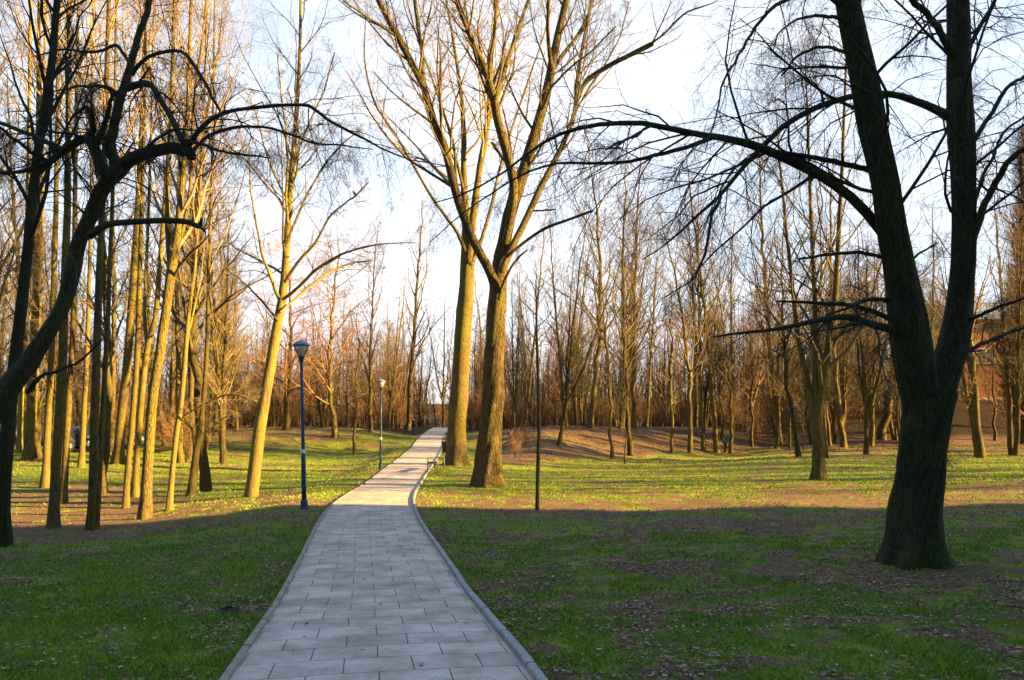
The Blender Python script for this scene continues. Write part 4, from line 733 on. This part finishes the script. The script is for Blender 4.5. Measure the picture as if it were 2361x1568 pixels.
# trees standing outside the view on the sunward side, whose shadows stripe the lawn and the path
for i, (x, y, s) in enumerate([(25, 31, .7), (20, 26, .7), (34, 28, .8), (28, 34, .7), (41, 25.5, .8), (48, 30, .9), (18, 22.5, .75), (24, 20, .85), (22, 28, .8), (29, 23, .85), (34, 24.5, .8), (46, 19, .9), (52, 14, 1), (60, 17, 1), (36, 16.5, .8), (64, 12, 1), (38, 31, .8), (58, 22, .9), (31, 35, .7), (44, 36, 1), (33, 41, .8), (41, 44, 1), (37, 48, .9), (49, 46, 1), (56, 41, 1), (45, 51, 1), (60, 50, .9), (43, 57, .9), (40, 53, .8), (66, 33, 1)]):
    if x / y < 0.72: continue
    put('straight' if i % 3 else 'forked', x, y, s, (0, 0), ORD[i] + ' counted along the sunward side, bare tree beyond the right edge of view', 'trees at the sunward side of the lawn')

# distant wood and undergrowth, too many to count
def distant(name, label, n, u0, u1, y0, y1, h0, h1, mat, r0, k, seed, cat, ang=35, lf=0.25, up=0.12):
    r = np.random.default_rng(seed); y = np.sqrt(r.uniform(y0 ** 2, y1 ** 2, n)); u = r.uniform(u0, u1, n); x = (u - CX) / F * y
    ok = ((np.abs(pdist(x, y)) > 3.0) | (y > 120)) & ((cat != 'undergrowth') | (fbm(x * 0.09 + 3, y * 0.09 + 9, 3) > 0.50)); x, y = x[ok], y[ok]; pos = np.stack([x, y, gh(x, y) - 0.1], -1); M = len(x)
    P, R = grow(pos, np.tile([0, 0, 1.0], (M, 1)) + r.normal(0, 0.10, (M, 3)), r.uniform(h0, h1, M), r.uniform(0.6, 1.2, M) * r0, 7, 0.05, 0.05, r, taper=0.15)
    tb = Tubes().add(P, R, 4); p, q = kids(P, R, k[0], 0.12, 0.98, ang, lf, 0.4, 4, 0.15, up, r, rmin=0.012); tb.add(p, q, 3)
    p, q = kids(p, q, k[1], 0.2, 0.98, 42, 0.5, 0.6, 3, 0.15, 0.08, r, rmin=0.010); tb.add(p, q, 3)
    o = tb.build(name, mat); return tag(o, label, cat, kind='stuff')
distant('distant_wood', 'mass of thin bare trees closing the view far behind the lawn', 1300, -150, 2230, 84, 160, 8, 16, M_BRU, 0.15, (16, 6), 61, 'woodland')
distant('undergrowth', 'dense brown leafless brushwood filling the floor of the far woods', 4200, 430, 2190, 66, 112, 1.0, 3.6, M_BRU, 0.05, (12, 6), 62, 'undergrowth', 40, 0.4)
distant('brushwood', 'low brown thicket behind the left wood and the parked cars', 420, -150, 520, 62, 100, 2.0, 5.5, M_TW, 0.035, (10, 5), 63, 'undergrowth', 40, 0.4)

# ------------------------------------------------------------------ lamp posts
M_BLUE = plain('navy_paint', (0.018, 0.045, 0.13), 0.38, 0.0, 0.25, 9, 0.1); M_CAP = plain('cap_paint', (0.12, 0.16, 0.30), 0.35, 0.1, 0.15)
M_WHITE = plain('white_sticker', (0.75, 0.75, 0.72), 0.6); M_OPAL = plain('opal_reflector', (0.75, 0.72, 0.62), 0.4)
def glassmat():
    m = bpy.data.materials.new('clear_lantern_plastic'); m.use_nodes = True; nt = m.node_tree; L = nt.links.new; nt.nodes.clear()
    t = N(nt, 'ShaderNodeBsdfTransparent'); t.inputs[0].default_value = (0.90, 0.90, 0.88, 1); g_ = N(nt, 'ShaderNodeBsdfGlossy'); g_.inputs['Roughness'].default_value = 0.12
    d = N(nt, 'ShaderNodeBsdfDiffuse'); d.inputs[0].default_value = (0.7, 0.68, 0.62, 1); fr = N(nt, 'ShaderNodeFresnel'); o = N(nt, 'ShaderNodeOutputMaterial')
    a = N(nt, 'ShaderNodeMixShader'); a.inputs[0].default_value = 0.22; b = N(nt, 'ShaderNodeMixShader'); L(t.outputs[0], a.inputs[1]); L(d.outputs[0], a.inputs[2]); L(fr.outputs[0], b.inputs[0]); L(a.outputs[0], b.inputs[1]); L(g_.outputs[0], b.inputs[2]); L(b.outputs[0], o.inputs[0])
    return m
M_GL = glassmat()
def make_lamp():
    r = empty('street_lamp', (0, 0, 0))
    p = MB(); p.lathe([(0.052, 0.0), (0.052, 1.18), (0.040, 1.24), (0.038, 2.2), (0.034, 3.36)], 18); p.build('pole', M_BLUE, r, True)
    b = MB(); b.lathe([(0.10, -0.06), (0.10, 0.03), (0.085, 0.045), (0.078, 0.19), (0.055, 0.22)], 18)
    for i in range(4): a = i * math.pi / 2 + .4; b.lathe([(0.012, 0.03), (0.012, 0.06)], 6, (0.088 * math.cos(a), 0.088 * math.sin(a), 0))
    b.build('base_collar', M_BLUE, r)
    n = MB(); n.lathe([(0.036, 3.32), (0.046, 3.34), (0.060, 3.42), (0.075, 3.435), (0.075, 3.45)], 18); n.build('lantern_socket', M_BLUE, r, True)
    g_ = MB(); g_.lathe([(0.068, 3.45), (0.095, 3.50), (0.150, 3.62), (0.172, 3.70)], 24); g_.build('lantern_glass', M_GL, r, True)
    o = MB(); o.lathe([(0.02, 3.46), (0.05, 3.52), (0.085, 3.60), (0.10, 3.695)], 18); o.build('reflector', M_OPAL, r, True)
    c = MB(); c.lathe([(0.196, 3.695), (0.198, 3.712), (0.165, 3.745), (0.115, 3.785), (0.06, 3.812), (0.02, 3.822), (0.012, 3.84)], 28); c.build('lantern_cap', M_CAP, r, True)
    s = MB(); s.lathe([(0.0545, 1.26), (0.0545, 1.345)], 14); s.build('sticker', M_WHITE, r, True)
    d = MB(); d.box(-0.02, 0.02, -0.056, -0.050, 0.45, 0.85); d.build('service_door', M_BLUE, r, bevel=0.002)
    return r
lp = make_lamp()
for i, (a, b_, Y, lb) in enumerate([(701, 1174, None, 'blue lamp post with a white sticker, nearest of the three, left of the path'), (877, 1072, 32.5, 'second blue lamp post, in the shaded grass hollow left of the path'), (954, 998, 66, 'farthest blue lamp post, small, near the end of the path')]):
    x, Yh = hit(a, b_); Y = Y or Yh; x = (a - CX) / F * Y; o = lp if i == 0 else dup(lp, (0, 0, 0))
    o.location = (x, Y, float(gh(x, Y))); o.rotation_euler = (0, rad(-1.1 if i == 0 else 0.4), 0.3 * i); tag(o, lb, 'street lamp', 'blue lamp posts along the path')

# ------------------------------------------------------------------ bench and litter bin
M_STEEL = plain('grey_steel', (0.28, 0.29, 0.34), 0.45, 0.3); M_SLAT = plain('weathered_slat', (0.16, 0.11, 0.07), 0.7, 0, 0.3, 12, 0.2); M_BIN = plain('black_bin', (0.018, 0.019, 0.022), 0.5, 0, 0.2)
Yn = 31.5; xn = float(path_x(Yn)) + 1.28; bench = empty('park_bench', (xn, Yn, float(gh(xn, Yn))), rad(-4))
tag(bench, 'low backless park bench with grey steel end frames beside the right kerb', 'bench')
for yy in (-0.85, 0.85):
    f = MB(); f.tube([(-0.20, yy, -0.05), (-0.20, yy, 0.52), (-0.15, yy, 0.58), (0.15, yy, 0.58), (0.20, yy, 0.52), (0.20, yy, -0.05)], 0.024)
    f.tube([(-0.20, yy, 0.38), (0.20, yy, 0.38)], 0.018); f.build('side_frame', M_STEEL, bench, True)
s = MB()
for k in range(4): s.box(-0.19 + k * 0.098, -0.10 + k * 0.098, -0.95, 0.95, 0.40, 0.435)
s.build('seat', M_SLAT, bench, bevel=0.006)
Yl = 38.5; xl = float(path_x(Yl)) + 1.42; bn = empty('litter_bin', (xl, Yl, float(gh(xl, Yl)))); tag(bn, 'black litter bin on a post by the path below the farther centre tree', 'litter bin')
s = MB(); s.lathe([(0.15, 0.32), (0.19, 0.36), (0.21, 0.86), (0.22, 0.88), (0.19, 0.885), (0.175, 0.5), (0.0, 0.5)], 20); s.build('bucket', M_BIN, bn, True)
s = MB(); s.tube([(0.26, 0, -0.05), (0.26, 0, 1.02)], 0.03); s.box(0.16, 0.26, -0.03, 0.03, 0.75, 0.79); s.build('post', M_BIN, bn, True)
s = MB(); s.lathe([(0.235, 0.98), (0.24, 1.0), (0.18, 1.05), (0.02, 1.07)], 20); s.tube([(0.2, 0, 0.86), (0.2, 0, 1.0)], 0.012); s.tube([(-0.2, 0, 0.86), (-0.2, 0, 1.0)], 0.012); s.build('lid', M_BIN, bn, True)

# ------------------------------------------------------------------ bird on a branch of the leaning tree
M_BIRD = plain('black_feathers', (0.012, 0.013, 0.02), 0.5, 0, 0.3, 30); M_BEAK = plain('beak', (0.10, 0.08, 0.05), 0.5)
bx = P3(818, 446, Yc - 0.8); bird = empty('bird', tuple(bx), rad(20)); bird.rotation_euler = (0, rad(38), rad(8)); tag(bird, 'small black long-tailed bird perched on a thin branch against the white sky', 'bird')
s = Tubes(); pl = crs([(-0.088, 0, 0.012, 0.006), (-0.070, 0, 0.016, 0.020), (-0.050, 0, 0.010, 0.024), (-0.025, 0, 0.0, 0.033), (0.015, 0, -0.008, 0.037), (0.055, 0, -0.006, 0.026), (0.085, 0, -0.002, 0.014), (0.14, 0, 0.0, 0.011), (0.20, 0, 0.0, 0.008)], 26)
s.add(pl[:, :3], pl[:, 3], 12); s.build('body', M_BIRD, bird)
s = MB(); s.tube([(-0.086, 0, 0.012), (-0.112, 0, 0.004)], [0.006, 0.001], 6); s.build('beak', M_BEAK, bird)
for sy in (-1, 1):
    s = MB(); s.tube([(0.0, sy * 0.014, -0.03), (-0.008, sy * 0.014, -0.07)], 0.003, 5); s.build('leg', M_BEAK, bird)

# ------------------------------------------------------------------ two parked cars beyond the left wood
M_CAR = plain('dark_car_paint', (0.02, 0.028, 0.045), 0.25, 0.3, 0.1); M_CAR2 = plain('blue_grey_car_paint', (0.035, 0.055, 0.10), 0.25, 0.3, 0.1); M_WIN = plain('car_glass', (0.03, 0.04, 0.05), 0.06, 0.2, 0.05); M_TYRE = plain('tyre', (0.02, 0.02, 0.02), 0.9); M_RIM = plain('rim', (0.4, 0.4, 0.42), 0.3, 0.8); M_HL = plain('headlight', (0.7, 0.7, 0.7), 0.1)
def make_car(paint):
    r = empty('parked_car', (0, 0, 0))
    prof = [(-2.1, 0.28), (-2.12, 0.62), (-1.95, 0.85), (-1.15, 0.95), (-0.55, 1.38), (-0.2, 1.47), (0.9, 1.47), (1.35, 1.38), (1.85, 0.98), (2.1, 0.92), (2.14, 0.5), (2.08, 0.28)]
    import bmesh
    bm = bmesh.new(); rings = []
    for yy, ins in ((-0.86, 0.05), (-0.80, 0.0), (0.80, 0.0), (0.86, 0.05)):
        rings.append([bm.verts.new((a, yy * (1 - 0.22 * max(0, (b - 0.95) / 0.52)), b - ins * (b > 0.6) * 0.6)) for a, b in prof])
    for A, B in zip(rings, rings[1:]):
        for i in range(len(prof)): bm.faces.new((A[i], A[(i + 1) % len(prof)], B[(i + 1) % len(prof)], B[i]))
    bm.faces.new(rings[0][::-1]); bm.faces.new(rings[-1]); bmesh.ops.recalc_face_normals(bm, faces=bm.faces)
    me = bpy.data.meshes.new('body'); bm.to_mesh(me); bm.free(); me.materials.append(paint); o = bpy.data.objects.new('body', me); C.objects.link(o); o.parent = r
    bv = o.modifiers.new('b', 'BEVEL'); bv.width = 0.04; bv.segments = 3
    for nm, q in (('windscreen', [(-1.10, 0.985), (-0.58, 1.365)]), ('rear_window', [(1.40, 1.345), (1.80, 1.03)])):
        s = MB(); (a, b), (c, d) = q; off = 0.012; nx_ = -(d - b); nz_ = (c - a); ln = math.hypot(nx_, nz_); nx_ /= ln; nz_ /= ln
        if nz_ < 0: nx_, nz_ = -nx_, -nz_
        s.add([(a, -.72, b), (a, .72, b), (c, .62, d), (c, -.62, d)] + [(a + nx_ * off, -.72, b + nz_ * off), (a + nx_ * off, .72, b + nz_ * off), (c + nx_ * off, .62, d + nz_ * off), (c + nx_ * off, -.62, d + nz_ * off)], [(0, 1, 2, 3), (7, 6, 5, 4), (0, 4, 5, 1), (1, 5, 6, 2), (2, 6, 7, 3), (3, 7, 4, 0)]); s.build(nm, M_WIN, r)
    for sy in (-1, 1):
        s = MB(); yb, yt = sy * 0.868, sy * 0.735
        pts = [(-0.95, 1.0, yb), (-0.48, 1.34, yt), (1.15, 1.36, yt), (1.55, 1.02, yb)]
        s.add([(a, c, b) for a, b, c in pts] + [(a, c - sy * 0.05, b) for a, b, c in pts], [(0, 1, 2, 3), (7, 6, 5, 4), (0, 4, 5, 1), (1, 5, 6, 2), (2, 6, 7, 3), (3, 7, 4, 0)]); s.build('side_window', M_WIN, r)
        for xx in (-1.32, 1.32):
            s = MB(); s.lathe([(0.20, -0.1), (0.31, -0.1), (0.32, -0.07), (0.32, 0.07), (0.31, 0.1), (0.20, 0.1)], 24)
            wv = [(x_ + xx, z_ + sy * 0.80, y_ + 0.32) for x_, y_, z_ in s.v]; s.v = wv; wh = s.build('wheel', M_TYRE, r, True)
            s = MB(); s.lathe([(0.205, -0.06), (0.205, 0.105), (0.12, 0.112), (0.03, 0.115)], 16); s.v = [(x_ + xx, sy * (z_ + 0.0) + sy * 0.80, y_ + 0.32) for x_, y_, z_ in s.v]; s.build('rim', M_RIM, wh, True)
        s = MB(); s.box(-2.135, -2.05, sy * 0.66 - 0.13, sy * 0.66 + 0.13, 0.62, 0.74); s.build('headlight', M_HL, r, bevel=0.02)
    return r
for (a, Y, rz, mt, lb) in [(188, 45, 62, M_CAR, 'dark parked car seen between the trunks left of the leaning dark one'), (247, 46, 48, M_CAR2, 'blue-grey parked car seen just left of the leaning dark trunk')]:
    c = make_car(mt); x = (a - CX) / F * Y; c.location = (x, Y, float(gh(x, Y)) - 0.02); c.rotation_euler = (0, 0, rad(rz)); tag(c, lb, 'car', 'cars parked beyond the left wood')

# ------------------------------------------------------------------ brick building on the bank
def brickmat(name, c1, c2):
    m, nt, b = newmat(name); L = nt.links.new; tc = N(nt, 'ShaderNodeTexCoord'); mp = N(nt, 'ShaderNodeMapping'); sp = N(nt, 'ShaderNodeSeparateXYZ'); cb = N(nt, 'ShaderNodeCombineXYZ'); ad = N(nt, 'ShaderNodeMath', operation='ADD')
    L(tc.outputs['Object'], sp.inputs[0]); L(sp.outputs['X'], ad.inputs[0]); L(sp.outputs['Y'], ad.inputs[1]); L(ad.outputs[0], cb.inputs[0]); L(sp.outputs['Z'], cb.inputs[1])
    bt = N(nt, 'ShaderNodeTexBrick'); bt.inputs['Scale'].default_value = 4.0; bt.inputs['Mortar Size'].default_value = 0.02; bt.inputs['Color1'].default_value = (*c1, 1); bt.inputs['Color2'].default_value = (*c2, 1); bt.inputs['Mortar'].default_value = (0.16, 0.13, 0.11, 1)
    L(cb.outputs[0], bt.inputs['Vector']); L(bt.outputs['Color'], b.inputs['Base Color']); b.inputs['Roughness'].default_value = 0.9; return m
M_BR = brickmat('red_brick', (0.18, 0.024, 0.015), (0.24, 0.042, 0.026)); M_ROOF = plain('grey_sheet_roof', (0.20, 0.24, 0.32), 0.5, 0.2, 0.15); M_FR = plain('window_frame_paint', (0.55, 0.55, 0.52), 0.5); M_PANE = plain('dark_pane', (0.04, 0.06, 0.08), 0.05, 0.2); M_CONC = plain('concrete', (0.30, 0.29, 0.27), 0.85, 0, 0.2, 3)
def window(root, x, z, w_, h, y, panes=2, nm=''):
    """window in a wall facing -Y"""
    fr = MB(); t = 0.07
    fr.box(x - w_ / 2 - t, x + w_ / 2 + t, y - 0.06, y + 0.05, z + h / 2, z + h / 2 + t); fr.box(x - w_ / 2 - t, x + w_ / 2 + t, y - 0.06, y + 0.05, z - h / 2 - t, z - h / 2)
    fr.box(x - w_ / 2 - t, x - w_ / 2, y - 0.06, y + 0.05, z - h / 2, z + h / 2); fr.box(x + w_ / 2, x + w_ / 2 + t, y - 0.06, y + 0.05, z - h / 2, z + h / 2)
    for k in range(1, panes): xx = x - w_ / 2 + w_ * k / panes; fr.box(xx - t / 2, xx + t / 2, y - 0.05, y + 0.04, z - h / 2, z + h / 2)
    f = fr.build('window', M_FR, root); p = MB(); p.box(x - w_ / 2, x + w_ / 2, y - 0.02, y + 0.0, z - h / 2, z + h / 2); p.build('pane', M_PANE, f)
    s = MB(); s.box(x - w_ / 2 - 0.15, x + w_ / 2 + 0.15, y - 0.16, y - 0.005, z - h / 2 - t - 0.06, z - h / 2 - t - 0.002); s.build('sill', M_CONC, f)
Yk = 84.0; x0 = (2226 - CX) / F * Yk; bk = empty('brick_building', (x0, Yk, 6.1)); tag(bk, 'red brick building with grey metal roof on the bank at the right edge', 'building')
s = MB(); s.box(0, 30, 0, 14, -1.5, 8.8); s.build('wall', M_BR, bk)
s = MB(); s.prism([(-0.8, 8.805), (-0.8, 9.0), (5.5, 11.8), (8.5, 11.8), (14.8, 9.0), (14.8, 8.805)], -0.7, 30.7); s.build('roof', M_ROOF, bk)
s = MB(); s.box(-0.08, 30.05, -0.06, -0.002, -1.5, 0.35); s.build('plinth', M_CONC, bk)
for zz in (4.9,):
    for k in range(7): window(bk, 2.2 + k * 4.2, zz, 1.9, 1.5, -0.003)
# the tall block behind the viewer's right shoulder whose shade covers the near lawn
M_PLAST = plain('cream_render', (0.45, 0.41, 0.33), 0.9, 0, 0.12, 2)
ab = empty('apartment_block', (44, -46.0, 0)); tag(ab, 'cream rendered apartment block with rows of windows on the sunward side of the park', 'building')
s = MB(); s.box(0, 14, 0, 53.3, -1, 28); s.build('wall', M_PLAST, ab)
s = MB(); s.box(-0.4, 14.4, -0.4, 53.35, 28.003, 28.5); s.build('roof', M_ROOF, ab)
for fl in range(8):
    for k in range(12):
        if (fl * 12 + k) >= 96: break
        yy = 2.6 + k * 4.35; zz = 1.7 + fl * 3.3; f = MB(); f.box(-0.04, 0.03, yy - 0.85, yy + 0.85, zz - 0.75, zz + 0.75); ff = f.build('window', M_FR, ab)
        p = MB(); p.box(-0.055, -0.045, yy - 0.75, yy - 0.04, zz - 0.66, zz + 0.66); p.box(-0.055, -0.045, yy + 0.04, yy + 0.75, zz - 0.66, zz + 0.66); p.build('pane', M_PANE, ff)

# ------------------------------------------------------------------ soil mound, fallen log
M_SOIL = plain('dark_soil', (0.045, 0.032, 0.024), 1.0, 0, 0.5, 20, 0.8)
def lump(name, x, y, rx, ry, h, label, cat, seed):
    n, m_ = 26, 12; V = []; rr = np.random.default_rng(seed)
    for j in range(m_ + 1):
        q = j / m_
        for i in range(n):
            a = i / n * 2 * math.pi; k = 1 + 0.25 * (float(vn(math.cos(a) * 2 + seed, math.sin(a) * 2 + 5)) - 0.5) * 2; X_ = x + rx * q * k * math.cos(a); Y_ = y + ry * q * k * math.sin(a)
            V.append((X_ - x, Y_ - y, float(gh(X_, Y_)) - 0.015 + h * (1 - q * q) ** 1.2 * (0.7 + 0.6 * rr.random())))
    V = np.array(V); z0 = float(gh(x, y)); V[:, 2] -= z0; I = np.arange(n * (m_ + 1)).reshape(m_ + 1, n); J = np.roll(I, -1, 1); Q = np.stack([I[:-1], I[1:], J[1:], J[:-1]], -1).reshape(-1, 4)
    o = mesh_np(name, V, Q, M_SOIL, smooth=False); o.location = (x, y, z0); return tag(o, label, cat)
x, y = hit(528, 1416); lump('soil_mound', x, y, 0.16, 0.17, 0.075, 'dark molehill of loose soil in the grass left of the path', 'molehill', 3)
x, y = hit(490, 1432); lump('soil_mound', x, y, 0.20, 0.10, 0.03, 'flat smear of dark soil trailing from the molehill', 'molehill', 8)
x, y = hit(368, 1046); z = float(gh(x, y)); lg = Tubes().add(*[a[None] if a.ndim == 2 else a[None] for a in (np.array([(-0.9, 0.1, 0.08), (-0.3, 0, 0.16), (0.3, -0.05, 0.20), (1.0, 0.0, 0.34)]), np.array([0.09, 0.10, 0.09, 0.06]))], 10).build('fallen_log', M_DARK); lg.location = (x, y, z); tag(lg, 'dark fallen log behind the thick bright trunk in the left wood', 'log')

# ------------------------------------------------------------------ grass blades and fallen leaves near the viewer
def grassmat():
    m, nt, b = newmat('grass_blades'); L = nt.links.new; at = N(nt, 'ShaderNodeAttribute', attribute_name='col'); L(at.outputs['Color'], b.inputs['Base Color']); b.inputs['Roughness'].default_value = 0.75
    b.inputs['Specular IOR Level'].default_value = 0.15; return m
M_GR = grassmat()
rgp = np.random.default_rng(31)
def sample(n, y0, y1, pw=1.0):
    y = y0 + (y1 - y0) * rgp.random(n) ** pw; u = rgp.uniform(-60, 2440, n) if y1 > 30 else np.where(rgp.random(n) < 0.62, rgp.uniform(-60, 2440, n), rgp.uniform(-1100, 3500, n)); x = (u - CX) / F * y; return x, y
def blades(n, y0, y1, h0, h1, w0, pw):
    x, y = sample(n, y0, y1, pw); d = np.abs(pdist(x, y)); c = cover(x, y) + (fbm(x * 5, y * 5, 3) - 0.5) * 1.3
    keep = (d > PW + 0.07) & (c + 0.35 * (d < PW + 0.16) > 0.34 + 0.2 * rgp.random(n)); x, y, c = x[keep], y[keep], c[keep]; m_ = len(x); z = gh(x, y) - 0.005
    a = rgp.random(m_) * 6.28; h = rgp.uniform(h0, h1, m_) * (0.6 + 0.6 * np.clip(c, 0, 1)); ln = rgp.uniform(0.2, 1.0, m_) * h; b = rgp.random(m_) * 6.28; w_ = w0 * rgp.uniform(0.7, 1.4, m_)
    dx, dy = np.cos(a) * w_, np.sin(a) * w_; ox, oy = np.cos(b) * ln, np.sin(b) * ln
    V = np.stack([np.stack([x - dx, y - dy, z], -1), np.stack([x + dx, y + dy, z], -1), np.stack([x + ox * .4 + dx * .7, y + oy * .4 + dy * .7, z + h * .65], -1), np.stack([x + ox, y + oy, z + h * 0.95], -1)], 1)
    t = np.clip(rgp.random(m_) ** 1.4 * 1.1 + 0.5 * (fbm(x * 2, y * 2, 2) - 0.5), 0, 1)[:, None]; dry = (rgp.random(m_) < 0.16 + 0.14 * (y > 17))[:, None]  # straw blades throughout, more past the shade edge as painted sunlight
    t0_ = rgp.random(m_)[:, None]; h = h * (0.45 + 1.1 * fbm(x * 3 + 7, y * 3, 2)); V[:, 2:, 2] = z[:, None] + (V[:, 2:, 2] - z[:, None]) * (0.45 + 1.1 * fbm(x * 3 + 7, y * 3, 2))[:, None]
    yb = (y > 17)[:, None] * 0.085 * t0_  # yellow of the sunlight painted into blades beyond the shade edge
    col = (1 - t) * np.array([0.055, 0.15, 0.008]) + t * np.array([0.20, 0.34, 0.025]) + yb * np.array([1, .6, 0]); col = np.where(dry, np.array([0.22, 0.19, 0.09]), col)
    return V.reshape(-1, 3), np.arange(m_ * 4).reshape(-1, 4), np.repeat(col, 4, 0)
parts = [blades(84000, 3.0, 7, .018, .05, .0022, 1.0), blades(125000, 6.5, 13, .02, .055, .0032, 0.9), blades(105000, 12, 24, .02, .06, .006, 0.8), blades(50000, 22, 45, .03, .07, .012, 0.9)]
off = 0; Vs, Qs, Cs = [], [], []
for V, Q, c in parts: Vs.append(V); Qs.append(Q + off); Cs.append(c); off += len(V)
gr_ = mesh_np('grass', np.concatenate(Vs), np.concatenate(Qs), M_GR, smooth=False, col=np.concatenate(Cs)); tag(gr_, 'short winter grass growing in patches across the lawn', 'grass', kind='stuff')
def leaves(n, y0, y1, s0, s1, pw, onpath=0.0):
    x, y = sample(n, y0, y1, pw); d = np.abs(pdist(x, y)); c = cover(x, y); keep = ((d > PW + 0.12) & (rgp.random(n) < 1.0 - 0.72 * c + 0.4 * (d < PW + 0.5)) & (fbm(x * 1.7 + 40, y * 1.7, 3) > 0.35 + 0.25 * rgp.random(n))) | ((d < PW) & (rgp.random(n) < onpath)); x, y = x[keep], y[keep]; d = d[keep]; m_ = len(x)
    z = np.where(d < PW, zpath(y) + 0.045, gh(x, y) + rgp.uniform(0.004, 0.03, m_)); s_ = rgp.uniform(s0, s1, m_); a = rgp.random(m_) * 6.28; asp = rgp.uniform(0.45, 0.8, m_); tilt = rgp.normal(0, 0.35, (m_, 2)); cu = rgp.uniform(0.05, 0.4, m_)
    sh = [(-1, 0, 1), (-0.35, 0.8, .3), (0.45, 0.6, .2), (1, 0, 1), (0.45, -0.6, .2), (-0.35, -0.8, .3)]; V = []
    for p, q, e in sh:
        lx, ly = p * s_, q * s_ * asp; X_ = x + lx * np.cos(a) - ly * np.sin(a); Y_ = y + lx * np.sin(a) + ly * np.cos(a); V.append(np.stack([X_, Y_, z + np.abs(lx * tilt[:, 0] + ly * tilt[:, 1]) + cu * s_ * e], -1))
    V = np.stack(V, 1); t = rgp.random(m_)[:, None]; col = (1 - t) * np.array([0.035, 0.022, 0.014]) + t ** 1.1 * np.array([0.33, 0.215, 0.135]); pale = rgp.random(m_)[:, None] < 0.08; col = np.where(pale, np.array([0.36, 0.28, 0.20]), col)
    return V.reshape(-1, 3), np.arange(m_ * 6).reshape(-1, 6), np.repeat(col, 6, 0)
parts = [leaves(28000, 3.0, 8, .008, .030, 1.0, 0.006), leaves(84000, 7, 17, .010, .031, 0.9, 0.002), leaves(20000, 16, 40, .02, .045, 0.8, 0.001), leaves(26000, 38, 68, .04, .09, 1.0, 0.0)]
off = 0; Vs, Qs, Cs = [], [], []
for V, Q, c in parts: Vs.append(V); Qs.append(Q + off); Cs.append(c); off += len(V)
M_LF = grassmat(); M_LF.name = 'dry_leaves'
lf_ = mesh_np('fallen_leaves', np.concatenate(Vs), np.concatenate(Qs), M_LF, smooth=False, col=np.concatenate(Cs)); tag(lf_, 'dry brown leaves scattered over grass and soil', 'leaves', kind='stuff')
